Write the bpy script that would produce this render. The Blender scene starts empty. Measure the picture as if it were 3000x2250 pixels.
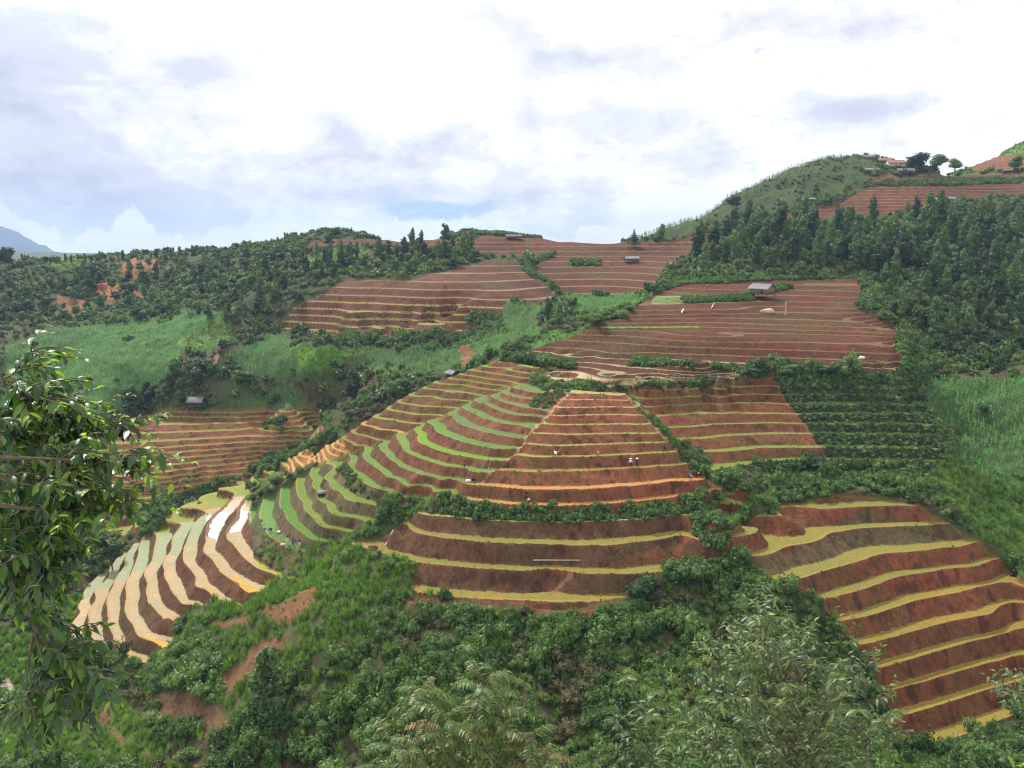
import bpy, bmesh, math, random
import numpy as np
from mathutils import Vector, Matrix
rng = np.random.default_rng(7)
random.seed(7)
scene = bpy.context.scene
C = scene.collection
R = math.radians

# ------------------------------------------------------------------ camera
FPX, CU, CV = 2511.0, 1500.0, 1125.0          # focal length and centre in photo pixels (3000 x 2250)
PITCH = 9.54
cam_data = bpy.data.cameras.new('camera')
cam_data.sensor_width = 36.0
cam_data.lens = 36.0 * FPX / 3000.0
cam_data.clip_start = 0.1
cam_data.clip_end = 60000
cam = bpy.data.objects.new('camera', cam_data)
C.objects.link(cam)
cam.location = (0, 0, 0)
cam.rotation_euler = (R(90 - PITCH), 0, 0)
scene.camera = cam
scene.view_settings.view_transform = 'Standard'
scene.view_settings.look = 'None'
scene.view_settings.exposure = 0.1
scene.view_settings.gamma = 1.0
scene.render.engine = 'CYCLES'
scene.cycles.filter_width = 1.15
scene.cycles.max_bounces = 5
scene.cycles.diffuse_bounces = 3
scene.cycles.transmission_bounces = 3
scene.cycles.transparent_max_bounces = 6

# ------------------------------------------------------------------ sun and sky
SUN_AZ, SUN_EL = -38.0, 50.0                   # azimuth from +Y towards +X, elevation
def direction(az, el):
    return Vector((math.sin(R(az)) * math.cos(R(el)), math.cos(R(az)) * math.cos(R(el)), math.sin(R(el))))
sd = bpy.data.lights.new('sun', 'SUN')
sd.energy = 4.2
sd.angle = R(2.5)
sd.color = (1.0, 0.95, 0.86)
sun = bpy.data.objects.new('sun', sd)
C.objects.link(sun)
sun.rotation_euler = direction(SUN_AZ, SUN_EL).to_track_quat('Z', 'Y').to_euler()

world = bpy.data.worlds.new('World')
scene.world = world
world.use_nodes = True
def build_world():
    nt = world.node_tree
    nt.nodes.clear()
    N = nt.nodes.new
    L = nt.links.new
    out = N('ShaderNodeOutputWorld')
    tc = N('ShaderNodeTexCoord')
    sky = N('ShaderNodeTexSky')
    sky.sky_type = 'NISHITA'
    sky.sun_disc = False
    sky.sun_elevation = R(SUN_EL)
    sky.sun_rotation = R(SUN_AZ)
    bg_sky = N('ShaderNodeBackground'); bg_sky.inputs[1].default_value = 0.12
    L(sky.outputs[0], bg_sky.inputs[0])
    def math_(op, a, b=None, c=None):
        n = N('ShaderNodeMath'); n.operation = op
        for i, x in enumerate((a, b, c)):
            if x is None: continue
            if isinstance(x, (int, float)): n.inputs[i].default_value = x
            else: L(x, n.inputs[i])
        return n.outputs[0]
    def vmath(op, a, b=None):
        n = N('ShaderNodeVectorMath'); n.operation = op
        for i, x in enumerate((a, b)):
            if x is None: continue
            if isinstance(x, (tuple, Vector)): n.inputs[i].default_value = tuple(x)
            else: L(x, n.inputs[i])
        return n
    D = vmath('NORMALIZE', tc.outputs['Generated']).outputs[0]
    sep = N('ShaderNodeSeparateXYZ'); L(D, sep.inputs[0])
    zz = math_('ADD', math_('MAXIMUM', sep.outputs[2], 0.0), 0.16)
    comb = N('ShaderNodeCombineXYZ')
    L(math_('DIVIDE', sep.outputs[0], zz), comb.inputs[0])
    L(math_('DIVIDE', sep.outputs[1], zz), comb.inputs[1])
    def noise(vec, scale, detail, rough=0.55, dist=0.0):
        n = N('ShaderNodeTexNoise'); L(vec, n.inputs['Vector'])
        n.inputs['Scale'].default_value = scale; n.inputs['Detail'].default_value = detail
        n.inputs['Roughness'].default_value = rough; n.inputs['Distortion'].default_value = dist
        return n.outputs[0]
    def ramp(f, p):
        r = N('ShaderNodeValToRGB'); L(f, r.inputs[0])
        e = r.color_ramp.elements
        while len(e) < len(p): e.new(0.5)
        for i, (x, c) in enumerate(p):
            e[i].position = x; e[i].color = (*c, 1) if isinstance(c, tuple) else (c, c, c, 1)
        r.color_ramp.interpolation = 'EASE'
        return r.outputs[0]
    azel = N('ShaderNodeCombineXYZ')
    L(math_('ARCTAN2', sep.outputs[0], sep.outputs[1]), azel.inputs[0]); L(math_('ARCSINE', sep.outputs[2]), azel.inputs[1])
    def lobe(az, el, wa, we):                  # soft elliptical spot on the dome, 1 in the middle
        m_ = N('ShaderNodeVectorMath'); m_.operation = 'MULTIPLY_ADD'
        L(azel.outputs[0], m_.inputs[0]); m_.inputs[1].default_value = (1 / R(wa), 1 / R(we), 0); m_.inputs[2].default_value = (-az / wa, -el / we, 0)
        d_ = vmath('DOT_PRODUCT', m_.outputs[0], m_.outputs[0]).outputs['Value']
        return math_('POWER', 0.3679, d_)
    def px(u, v):
        return (math.degrees(math.atan((u - CU) / FPX)), -PITCH + math.degrees(math.atan((CV - v) / FPX)))
    def lobes(items, mul):
        acc = None
        for (u, v, wu, wv, s) in items:
            az, el = px(u, v)
            x = math_('MULTIPLY', lobe(az, el, wu / 44.0, wv / 44.0), s)
            acc = x if acc is None else math_('ADD', acc, x)
        return acc
    n_big = noise(comb.outputs[0], 1.3, 4, 0.6)
    n_dir = noise(vmath('MULTIPLY', D, (1, 1, 2.0)).outputs[0], 6.5, 6, 0.62, .35)
    n_fine = noise(vmath('MULTIPLY', D, (1, 1, 1.6)).outputs[0], 24.0, 6, 0.6, .3)
    # shaded undersides of the cloud deck
    grey = lobes([(120, 330, 360, 230, .50), (420, 560, 260, 90, .42), (40, 600, 240, 110, .40), (-200, 300, 300, 300, .3),
                  (1010, 385, 80, 45, .45), (1290, 430, 190, 70, .36), (1740, 350, 230, 50, .34), (1800, 170, 190, 55, .32),
                  (2380, 120, 300, 60, .38), (2500, 345, 150, 36, .42), (1720, 620, 70, 110, .34), (620, 230, 110, 40, .3), (1560, 240, 80, 100, .25), (930, 490, 160, 36, .22), (1150, 575, 420, 40, .30), (500, 640, 300, 50, .28), (2050, 480, 260, 60, .25), (1560, 560, 60, 60, .2)], 1)
    g = math_('ADD', grey, math_('MULTIPLY', math_('SUBTRACT', n_dir, 0.52), 1.25))
    g = math_('ADD', g, math_('MULTIPLY', math_('SUBTRACT', n_fine, 0.5), 0.65))
    g = math_('ADD', g, math_('MULTIPLY', math_('SUBTRACT', n_big, 0.5), 0.45))
    cloud = ramp(g, [(0.0, (1.12, 1.13, 1.14)), (0.10, (1.02, 1.03, 1.06)), (0.20, (0.89, 0.91, 0.965)), (0.45, (0.71, 0.74, 0.86)), (0.9, (0.52, 0.56, 0.72))])
    # heaped white cloud along the skyline with a blue gap above it
    elv = math_('ARCSINE', sep.outputs[2])
    az1 = N('ShaderNodeCombineXYZ'); L(math_('ARCTAN2', sep.outputs[0], sep.outputs[1]), az1.inputs[0])
    heap_n = noise(az1.outputs[0], 9.0, 5, .55)
    top_line = math_('ADD', R(-0.6), math_('MULTIPLY', math_('SUBTRACT', heap_n, .40), R(13.0)))
    edge = math_('ADD', math_('SUBTRACT', elv, top_line), math_('MULTIPLY', math_('SUBTRACT', n_fine, .5), R(2.0)))
    above = ramp(math_('ADD', math_('MULTIPLY', edge, 150.0), .5), [(0.0, 0.0), (1.0, 1.0)])     # 0 inside the heap, 1 above
    glow = math_('ADD', math_('MULTIPLY', lobe(-27, 27, 15, 9), 2.3), math_('MULTIPLY', lobe(-20, 19.5, 3.6, 3.0), 5.5))
    gl = math_('ADD', 1.0, glow)
    mul = N('ShaderNodeVectorMath'); mul.operation = 'SCALE'
    L(cloud, mul.inputs[0]); L(gl, mul.inputs['Scale'])
    hm = math_('MULTIPLY', lobes([(1650, 640, 480, 90, .9), (1150, 690, 420, 60, .9), (300, 660, 300, 80, .8), (2750, 420, 260, 120, .8)], 1), math_('SUBTRACT', 1.0, above))
    cm = N('ShaderNodeMix'); cm.data_type = 'RGBA'; L(hm, cm.inputs[0]); L(mul.outputs[0], cm.inputs[6]); cm.inputs[7].default_value = (1.10, 1.10, 1.12, 1)
    bg_cloud = N('ShaderNodeBackground'); L(cm.outputs[2], bg_cloud.inputs[0]); bg_cloud.inputs[1].default_value = 0.98
    # blue gaps
    blue = lobes([(1300, 628, 130, 26, .72), (1390, 604, 110, 18, .5), (850, 662, 80, 18, .5), (1150, 600, 260, 40, .42), (2750, 110, 240, 60, .2), (240, 745, 120, 14, .3), (2900, 40, 200, 60, .25)], 1)
    bl = math_('ADD', blue, math_('MULTIPLY', math_('SUBTRACT', n_fine, 0.5), 1.9))
    bf = math_('MULTIPLY', ramp(bl, [(0.30, 0.0), (0.80, 0.85)]), above)
    mx = N('ShaderNodeMixShader')
    gap = N('ShaderNodeBackground'); gap.inputs[0].default_value = (.36, .62, .90, 1); gap.inputs[1].default_value = .95
    hz = N('ShaderNodeMixShader'); hz.inputs[0].default_value = .85; L(bg_sky.outputs[0], hz.inputs[1]); L(gap.outputs[0], hz.inputs[2])
    L(bf, mx.inputs[0]); L(bg_cloud.outputs[0], mx.inputs[1]); L(hz.outputs[0], mx.inputs[2])
    L(mx.outputs[0], out.inputs[0])
build_world()
world.cycles.sampling_method = 'MANUAL'
world.cycles.sample_map_resolution = 512

# ------------------------------------------------------------------ small helpers
def dirs(u, v):
    """unit-forward rays of photo pixels in world space"""
    u = np.asarray(u, float); v = np.asarray(v, float)
    x = (u - CU) / FPX; y = (CV - v) / FPX
    cp, sp = math.cos(R(PITCH)), math.sin(R(PITCH))
    return x, cp + y * sp, -sp + y * cp
def at_z(u, v, z):
    x, y, w = dirs(u, v); s = z / w
    return x * s, y * s, z + 0 * s
def at_r(u, v, r):
    x, y, w = dirs(u, v); s = r / np.hypot(x, y)
    return x * s, y * s, w * s
def project(x, y, z):
    cp, sp = math.cos(R(PITCH)), math.sin(R(PITCH))
    f = y * cp - z * sp; up = y * sp + z * cp
    f = np.maximum(f, 1e-3)
    return CU + FPX * x / f, CV - FPX * up / f
CROP = {'A': (0, 600, 2.212), 'B': (1000, 600, 2.212), 'C': (2000, 400, 2.212), 'D': (0, 1200, 2.212), 'E': (1000, 1100, 2.212),
        'F': (2000, 1000, 2.212), 'G': (0, 1500, 2.212), 'H': (1000, 1500, 2.212), 'I': (2000, 1500, 2.212),
        'J': (1000, 1030, 3.687), 'K': (650, 1250, 3.687), 'P': (180, 1400, 2.911), 'Q': (1450, 780, 2.765), 'X': (2100, 800, 3.687), 'V': (200, 1130, 2.765), '0': (0, 0, 1.0)}
def T(c, s):
    """'x,y x,y ...' read on a survey sheet -> list of photo coordinates; a letter switches sheet"""
    o = CROP[c]; out = []
    for w in s.split():
        if len(w) == 1: o = CROP[w]; continue
        a, b = w.split(',')
        out.append((o[0] + float(a) / o[2], o[1] + float(b) / o[2]))
    return out

def in_poly(u, v, poly):
    p = np.array(poly, float); inside = np.zeros(u.shape, bool)
    x0, y0 = p.min(0); x1, y1 = p.max(0)
    sel = np.where((u >= x0) & (u <= x1) & (v >= y0) & (v <= y1))
    uu, vv = u[sel], v[sel]; ins = np.zeros(uu.shape, bool)
    j = len(p) - 1
    for i in range(len(p)):
        xi, yi = p[i]; xj, yj = p[j]
        if yi != yj:
            ins ^= ((yi > vv) != (yj > vv)) & (uu < (xj - xi) * (vv - yi) / (yj - yi) + xi)
        j = i
    inside[sel] = ins
    return inside
def vnoise(x, y, seed=0):
    xi = np.floor(x).astype(np.int64); yi = np.floor(y).astype(np.int64)
    fx = x - xi; fy = y - yi; fx = fx * fx * (3 - 2 * fx); fy = fy * fy * (3 - 2 * fy)
    def h(a, b):
        n = (a * 374761393 + b * 668265263 + seed * 1442695041) & 0xffffffff
        n = ((n ^ (n >> 13)) * 1274126177) & 0xffffffff
        return ((n ^ (n >> 16)) & 0xffff) / 65535.0
    return (h(xi, yi) * (1 - fx) + h(xi + 1, yi) * fx) * (1 - fy) + (h(xi, yi + 1) * (1 - fx) + h(xi + 1, yi + 1) * fx) * fy - 0.5
def fbm(x, y, scale, octaves=4, seed=0):
    t = 0; a = 1.0
    for o in range(octaves):
        t = t + a * vnoise(x / scale + 17.3 * o, y / scale - 9.1 * o, seed + o); a *= 0.5; scale *= 0.5
    return t
# ------------------------------------------------------------------ the land, surveyed as level lines (terrace rims) and spot heights
# each entry: height below the eye, then the rim of one terrace
RIMS = [
 # main face
 (28.5,'E','1480,112 1660,114 1840,120'),(29.15,'E','1440,155 1640,158 1870,160'),(30.1,'E','1385,200 1550,207 1930,205'),
 (31.1,'E','1335,252 1550,258 1960,255'),(32.3,'E','1270,308 1450,320 1700,320 2010,312'),(33.5,'E','1210,372 1500,384 2060,374'),
 (34.8,'E','1160,445 1400,457 1700,448 2110,430'),(36.2,'E','1085,520 1250,528 1600,524 1900,512 2175,490'),
 (38.0,'E','990,612 1250,624 1600,615 1900,598 2212,575 F 45,790'),(39.9,'E','760,690 900,710 1200,735 1550,738 1900,715 2212,682 F 150,885'),
 (41.9,'E','680,782 900,815 1150,835 1400,842 1700,830 2000,805 2212,780 F 180,972 280,955'),
 (44.0,'E','490,885 700,915 900,935 1200,945 1500,952 1900,935 2212,905'),(43.6,'F','200,1090 400,1040 520,1000'),(43.3,'F','700,930 900,905 1200,895 1600,905 1850,885'),
 (46.2,'E','355,990 500,1020 690,1052 900,1075 1200,1088 1500,1098 1700,1100 1900,1080 2100,1055 2212,1035'),
 (49.2,'E','65,1085 300,1160 480,1205 650,1225 900,1248 1200,1262 1320,1250 1450,1262 1560,1280 1850,1285 2212,1262 F 280,1460'),
 (52.0,'E','480,1405 700,1440 1000,1455 1400,1470 1700,1460 1815,1440'),
 # right part of the main face and the overgrown terraces beside it
 (31.5,'Q','1100,1050 1500,1035 2212,1040 F 650,350 1560,345'),(32.9,'Q','1190,1135 1600,1115 2212,1110 F 700,410 1560,415'),
 (34.3,'Q','1310,1225 1700,1195 2212,1195 F 740,472 1580,470'),(35.8,'Q','1390,1320 1800,1280 2212,1270 F 800,535 1650,545'),
 (37.3,'Q','1480,1420 1850,1375 2212,1360 F 850,600 1700,610'),(38.9,'Q','1610,1550 1900,1500 2212,1470 F 500,690 920,690 1700,700'),
 (40.6,'F','150,855 450,795 700,768 1000,765 1650,775'),
 # lower right terraces
 (45.5,'F','700,1132 900,1085 1200,1070 1600,1058'),(46.3,'F','310,1220 380,1222 560,1180 690,1140'),
 (48.0,'F','330,1395 500,1385 750,1320 950,1240 1150,1210 1450,1195 1650,1185 1790,1165'),
 (50.4,'I','470,460 640,475 850,410 1060,340 1300,270 1600,245 1800,225 1930,185'),
 (52.8,'I','880,580 1100,520 1400,420 1700,370 1900,350 2070,295'),(55.2,'I','1000,710 1200,670 1500,580 1700,540 1900,490 2180,425'),
 (57.6,'I','1160,855 1400,800 1700,720 2000,660 2212,590'),(60.0,'I','1290,1005 1600,920 1900,830 2212,755'),
 (62.4,'I','1310,1155 1600,1090 1900,1000 2212,925'),(64.8,'I','1460,1305 1700,1240 2000,1140 2212,1085'),
 (67.2,'I','1380,1500 1500,1515 1700,1485 1900,1420 2140,1320 2212,1290'),
 # nose of the spur
 (28.9,'J','2090,440 1850,380'),(29.8,'J','2070,510 1900,490 1740,430'),(30.7,'J','2212,640 1950,600 1750,540 1620,475'),
 (31.7,'J','2212,712 1950,690 1750,650 1560,570 1450,510'),(32.9,'J','2130,800 1900,795 1750,775 1560,720 1400,650 1310,590'),
 (34.1,'J','1960,935 1750,905 1500,855 1270,775 1190,700 1165,655'),(35.4,'J','1930,1045 1650,1045 1400,995 1150,915 1010,840 930,745'),
 (36.8,'J','1760,1175 1500,1160 1200,1110 1020,1060 890,1000 820,890 800,820'),(38.2,'J','1620,1300 1400,1290 1100,1230 850,1150 700,1080 620,980 600,890'),
 (39.9,'J','1300,1405 1050,1380 800,1310 600,1200 480,1100 420,1000'),(41.4,'J','1190,1495 980,1505 750,1450 500,1350 330,1220 240,1100 250,1040'),
 (43.2,'J','920,1590 750,1570 500,1500 300,1440 170,1340 90,1200 80,1110'),
 (45.2,'K','1110,400 1110,560 1180,660 1300,730 1600,830 1850,910'),(47.2,'K','980,430 980,560 1040,690 1120,830 1300,960 1560,1025'),
 (49.2,'K','820,530 800,620 830,760 880,870 1000,1000 1150,1090 1330,1120'),(51.2,'K','645,610 630,760 670,920 760,1060 900,1160 1190,1240'),
 (53.2,'K','440,660 420,850 430,1050 500,1180 680,1290'),
 # terraces on the far shoulder of the spur
 (26.0,'J','2130,180 1900,145 1700,112'),(27.0,'J','2150,235 1800,180 1510,150'),(27.9,'J','2070,290 1700,245 1385,200'),(28.9,'J','1880,345 1500,280 1260,240'),
 (29.8,'J','1800,385 1450,330 1150,285'),(30.7,'J','1700,420 1300,360 1020,322'),(31.7,'J','1470,470 1150,440 880,388'),(32.9,'J','1400,545 1000,490 740,455'),
 (34.1,'J','1240,630 850,590 600,530'),(35.4,'J','1100,710 800,680 550,640 480,615'),(36.8,'J','870,795 550,740 360,685'),
 (38.2,'J','610,885 400,840 230,795'),(39.9,'J','460,965 250,910 110,845'),(41.4,'J','270,1025 130,1010 0,935'),
 # yellow paddies stepping down the crest
 (44.2,'K','1140,190 1200,300 1290,330'),(47.2,'K','960,250 990,370'),(49.2,'K','800,300 830,420'),(51.2,'K','690,350 700,450 640,570'),(53.6,'K','550,400 540,520 490,610'),(56.0,'K','310,560 340,660'),
 (58.0,'V','1200,830 1340,870 1310,920'),(60.0,'V','900,985 1100,940 1090,1010'),(62.0,'V','850,1010 880,1110'),
 # flooded paddies
 (56.0,'P','1600,150 1530,220 1490,330 1410,450 1460,560 1530,650 1690,780 1830,830 2090,895'),(58.0,'P','1400,215 1310,300 1230,400 1225,560 1230,640 1320,740 1400,830 1500,900 1600,980 1690,975'),
 (60.0,'P','1250,290 1160,350 1110,430 1050,600 1045,660 1080,760 1150,850 1170,930 1300,1040 1500,1140'),
 (62.0,'P','1020,400 945,500 930,620 865,740 880,850 950,980 1030,1070 1120,1080'),(64.0,'P','800,500 800,560 770,690 710,840 740,900 740,1030 800,1120 880,1200 945,1180'),
 (66.0,'P','650,600 650,660 600,790 550,900 545,1100 570,1200 620,1280 740,1390 850,1450 945,1435'),
 (68.0,'P','540,690 540,740 440,900 395,1010 390,1170 430,1330 480,1470 620,1580 740,1575'),(70.0,'P','410,770 400,840 280,970 250,1100 235,1300 290,1540'),
 (72.0,'P','330,820 200,960 150,1150 70,1290 60,1420'),
 # terraces across the gully on the left
 (52.6,'V','660,215 780,245 1100,258 2000,240'),(53.8,'V','420,330 900,320 1560,300'),(55.0,'V','370,395 900,378 1560,350'),
 (56.2,'V','380,470 900,442 1500,410 2080,405'),(57.4,'V','440,530 900,495 1500,455'),(58.6,'V','540,572 1000,530 1400,500 1880,475'),
 (59.8,'V','500,615 1000,575 1500,535 1850,512'),(61.0,'V','510,672 1000,625 1500,570 1700,560'),(62.2,'V','480,730 1000,672 1540,605'),
 (63.4,'V','380,785 1000,720 1540,655'),(64.6,'V','280,850 700,790 1100,735 1530,700'),(65.9,'V','690,845 1000,795 1420,760'),
 (67.3,'V','640,910 900,860'),(69.1,'V','600,1000 750,960'),(71.0,'V','100,1110 560,1060'),(73.0,'V','120,1200 450,1165'),
 # upper brown terraces
 (28.3,'Q','420,890 800,915 1300,928 1960,908'),(27.7,'Q','760,825 1000,855 1400,885'),
 (26.3,'Q','1300,750 X 0,970 1000,1000 1950,1045'),(27.1,'Q','60,712 400,740 700,780 1000,815 1350,840 1850,870'),(26.3,'Q','280,687 600,710 1000,752'),
 (25.3,'Q','385,655 700,690 1060,708'),(24.0,'Q','540,600 900,620 1400,650'),(22.8,'Q','660,548 1100,570 1440,600'),(21.3,'Q','780,498 1300,494 1640,494'),
 (18.2,'Q','1100,362 1990,350'),(17.2,'Q','1170,318 2110,288'),(16.0,'Q','1300,245 2000,235'),
 (25.3,'X','0,890 1000,925 1950,958'),(24.0,'X','0,810 1000,840 1900,875'),(22.8,'X','0,745 1000,752 1930,785'),(21.9,'X','100,650 1000,662 1960,690'),
 (20.6,'X','0,540 1000,572 1870,600'),(19.8,'X','0,485 1000,510 1540,530'),(18.2,'X','430,360 1000,372 1500,385'),(17.2,'X','640,310 1480,325'),
 (16.0,'X','800,245 1480,262'),(14.9,'X','780,185 1550,198'),(13.8,'X','1000,135 1540,142'),(12.6,'X','900,62 1520,62'),
 # hillside across the middle
 (31.0,'B','0,832 700,838'),(28.7,'B','0,787 900,820'),(26.4,'B','0,737 650,767'),(24.1,'B','0,685 800,712'),(21.7,'B','0,632 1000,668'),
 (31.2,'A','1780,800 2200,826'),(24.3,'A','1890,672 2200,682'),
]
# spot heights: photo position and distance
SPOTS = [(2680,1090,190),(2850,1092,186),(3000,1092,184),(3000,1350,160),(2850,1350,161),(3000,1500,150),(2950,1600,142),(3000,1650,136),(2760,1250,172),(3000,1220,172),
 (2700,1060,205),(2900,1060,207),(3000,1000,222),(3000,900,245),(2750,900,246),(3000,750,300),(2600,750,300),(2300,780,292),(2050,800,290),(2600,640,380),(3000,640,370),(2300,660,385),(2100,730,345),(1960,830,285),(1880,880,268),
 (1950,680,410),(2000,655,425),(2150,572,452),(2300,502,480),(2450,470,500),(2560,468,500),(2300,600,425),(2450,560,438),(2520,520,450),(2200,620,425),(2000,700,400),
 (2650,540,440),(2800,530,450),(3000,530,440),(3000,570,418),(2700,500,475),(2850,485,515),(2950,445,560),(3000,428,560),(2800,600,400),
 (1600,860,300),(1900,862,290),(1600,790,345),(1900,790,345),(1750,740,385),(1950,740,385),(1450,730,385),(1380,682,430),(1450,684,430),(1560,694,428),(1650,708,425),(1750,714,425),(1850,712,425),(1280,698,430),(1200,708,430),(1120,702,445),(1000,678,465),(900,690,465),(850,706,450),(1320,710,400),
 (830,840,325),(1000,822,325),(1250,795,335),(1450,775,345),(1550,850,300),(1600,905,275),(1500,925,268),(1680,880,285),(1540,790,340),
 (700,900,300),(750,810,345),(1000,760,372),(1300,750,368),(880,860,315),
 (0,772,400),(200,766,418),(400,748,428),(560,738,436),(700,728,440),(100,850,360),(400,850,365),(600,830,365),(0,950,320),(250,920,332),(480,905,328),(680,912,308),
 (130,1000,295),(400,1000,290),(600,1000,284),(150,1150,260),(350,1150,260),(500,1100,263),(650,1060,268),(700,1150,258),(850,1185,254),(250,1240,246),
 (750,1010,278),(900,1000,278),(1100,1000,275),(1350,1000,262),(900,1100,258),(1100,1100,250),(1250,1050,250),(1050,1180,238),(1400,1040,236),(950,1235,236),(1500,1005,235),(1600,960,245),(1700,915,262),(1820,885,272),(1750,945,250),
 (930,1290,222),(700,1410,213),(450,1510,207),(300,1600,200),(200,1650,192),(90,1700,180),(50,1900,152),(50,2100,130),(300,2150,120),(180,2000,137),(100,1400,235),(30,1250,262),
 (960,1640,136),(1000,1750,122),(760,1780,129),(620,1850,130),(500,1950,126),(900,1950,112),(1200,1860,113),(1500,1860,112),(1800,1860,112),(2050,1780,119),(2160,1720,124),(2250,1850,116),(2400,1950,110),(2480,2080,104),(1200,2050,101),(1600,2050,101),(2000,2050,101),(2540,2200,99),(2600,2260,96),(1500,2250,90),(900,2250,99),(500,2250,108),(100,2250,114),(3000,2250,97),(2150,1600,134),(2120,1500,141),(1180,1560,134),(1100,1610,133),(1060,1700,127),(900,1600,142),(830,1700,136)]
KNOT = []      # (x, y, z)
for z, c, s in RIMS:
    p = T(c, s)
    for (a, b) in zip(p[:-1], p[1:]):
        n = max(1, int(math.hypot(b[0] - a[0], b[1] - a[1]) / 55.0))
        for i in range(n):
            t = i / n
            KNOT.append([float(q) for q in at_z(a[0] + (b[0] - a[0]) * t, a[1] + (b[1] - a[1]) * t, -z)])
    KNOT.append([float(q) for q in at_z(p[-1][0], p[-1][1], -z)])
SPOTS = [(u, v, r * math.hypot(1, (u - CU) / FPX)) for u, v, r in SPOTS]       # forward distance -> ground distance
for u, v, r in SPOTS:
    KNOT.append([float(q) for q in at_r(u, v, r)])
K3 = np.array(KNOT)
TH = np.arctan2(K3[:, 0], K3[:, 1]); RR = np.hypot(K3[:, 0], K3[:, 1]); EE = K3[:, 2] / RR
extra = []                                      # ground the photograph hides: back slopes, the near bank, the far side
def polar(u, v, r):
    x, y, z = [float(q) for q in at_r(u, v, r)]
    return math.atan2(x, y), r, z / r
for (u, v, r) in [(0,772,400),(200,766,418),(400,748,428),(560,738,436),(700,728,440),(850,706,450),(1000,678,465),(1120,702,445),(1200,708,430),(1380,682,430),(1560,694,428),(1750,714,425),(1850,712,425),(2000,655,425),(2150,572,452),(2300,502,480),(2450,470,500),(2560,468,500),(2700,500,475),(2850,485,515),(3000,428,560)]:
    th, r, e = polar(u, v, r * math.hypot(1, (u - CU) / FPX))
    extra += [(th, r * 1.06, e - 0.012), (th, r * 1.25, e - 0.07), (th, r * 1.8, e * .3 - 0.10), (th, r * 3.2, -0.06)]
for z, c, s in [(27.9,'J','1385,200'),(29.8,'J','1150,285'),(31.7,'J','880,388'),(34.1,'J','600,530'),(36.8,'J','360,685'),(39.9,'J','110,845'),(44.2,'K','1140,190'),(51.2,'K','690,350'),(56,'K','310,560'),(58,'V','1200,830'),(62,'V','850,1010'),(66,'P','640,600'),(70,'P','400,770')]:
    (u, v), = T(c, s); x, y, zz = [float(q) for q in at_z(u, v, -z)]
    th, r = math.atan2(x, y), math.hypot(x, y)
    drop = min(14.0, 0.45 * (78 - z))
    extra += [(th - 0.008, r + 7, (zz - .45 * drop) / (r + 7)), (th - .016, r + 17, (zz - drop) / (r + 17))]
for th in np.linspace(-0.72, 0.72, 9):
    extra += [(th, 72, -0.80), (th, 45, -0.83), (th, 25, -0.86), (th, 12, -0.9), (th, 6, -0.9), (th, 1600, -0.05)]
for th in (-0.72, 0.72):
    s = 1 if th > 0 else -1
    extra += [(th, 420, 0.10 if s > 0 else -0.02), (th, 250, -0.10 if s > 0 else -.2), (th, 150, -0.33 if s > 0 else -0.46), (th, 110, -0.55 if s > 0 else -.66)]
EX = np.array(extra)
TH = np.r_[TH, EX[:, 0]]; LR = np.log(np.r_[RR, EX[:, 1]]); EE = np.r_[EE, EX[:, 2]]
SC = 3.0
def tps_fit(px, py, val, lam):
    n = len(px)
    d2 = (px[:, None] - px[None]) ** 2 + (py[:, None] - py[None]) ** 2
    Km = 0.5 * d2 * np.log(d2 + 1e-12)
    A = np.zeros((n + 3, n + 3)); A[:n, :n] = Km + lam * np.eye(n)
    Pm = np.c_[np.ones(n), px, py]; A[:n, n:] = Pm; A[n:, :n] = Pm.T
    return np.linalg.solve(A, np.r_[val, 0, 0, 0])
def tps_eval(w, px, py, qx, qy):
    out = np.empty(len(qx)); n = len(px)
    for i in range(0, len(qx), 8000):
        a = qx[i:i + 8000]; b = qy[i:i + 8000]
        d2 = (a[:, None] - px[None]) ** 2 + (b[:, None] - py[None]) ** 2
        out[i:i + 8000] = (0.5 * d2 * np.log(d2 + 1e-12)) @ w[:n] + w[n] + w[n + 1] * a + w[n + 2] * b
    return out
W_ = tps_fit(TH * SC, LR * SC, EE, 4e-5)
# coarse table, then smooth (cubic) refinement
cth = np.linspace(-0.74, 0.74, 330)
clr = np.interp(np.linspace(0, 1, 420), [0, .06, .62, .88, 1], np.log([6, 70, 185, 560, 3000]))
CT, CL = np.meshgrid(cth, clr)
CE = tps_eval(W_, TH * SC, LR * SC, CT.ravel() * SC, CL.ravel() * SC).reshape(CT.shape)
def cubic_axis(tab, ax, q, axis):
    i = np.clip(np.searchsorted(ax, q) - 1, 1, len(ax) - 3)
    t = (q - ax[i]) / (ax[i + 1] - ax[i])
    g = lambda k: np.take(tab, i + k, axis=axis)
    sh = (-1, 1) if axis == 0 else (1, -1)
    t = t.reshape(sh)
    a, b, c, d = g(-1), g(0), g(1), g(2)
    return b + 0.5 * t * (c - a + t * (2 * a - 5 * b + 4 * c - d + t * (3 * (b - c) + d - a)))
NTH = 1240
fth = np.linspace(-0.70, 0.70, NTH)
rr = [7.0]
while rr[-1] < 2600:
    q = rr[-1]
    rr.append(q + float(np.interp(q, [7, 60, 85, 98, 172, 200, 300, 420, 560, 800, 2600], [1.5, 1.5, .6, .27, .29, .5, .8, 1.3, 2.2, 15, 80])))
frr = np.array(rr); NR = len(frr)
FE = cubic_axis(cubic_axis(CE, clr, np.log(frr), 0), cth, fth, 1)      # (NR, NTH)
GT, GR = np.meshgrid(fth, frr)
GX = np.sin(GT) * GR; GY = np.cos(GT) * GR
GZ0 = FE * GR
GU, GV = project(GX, GY, GZ0)
# gentle unevenness of the level lines
wob = fbm(GX, GY, 9.0, 3, 3)
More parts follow.
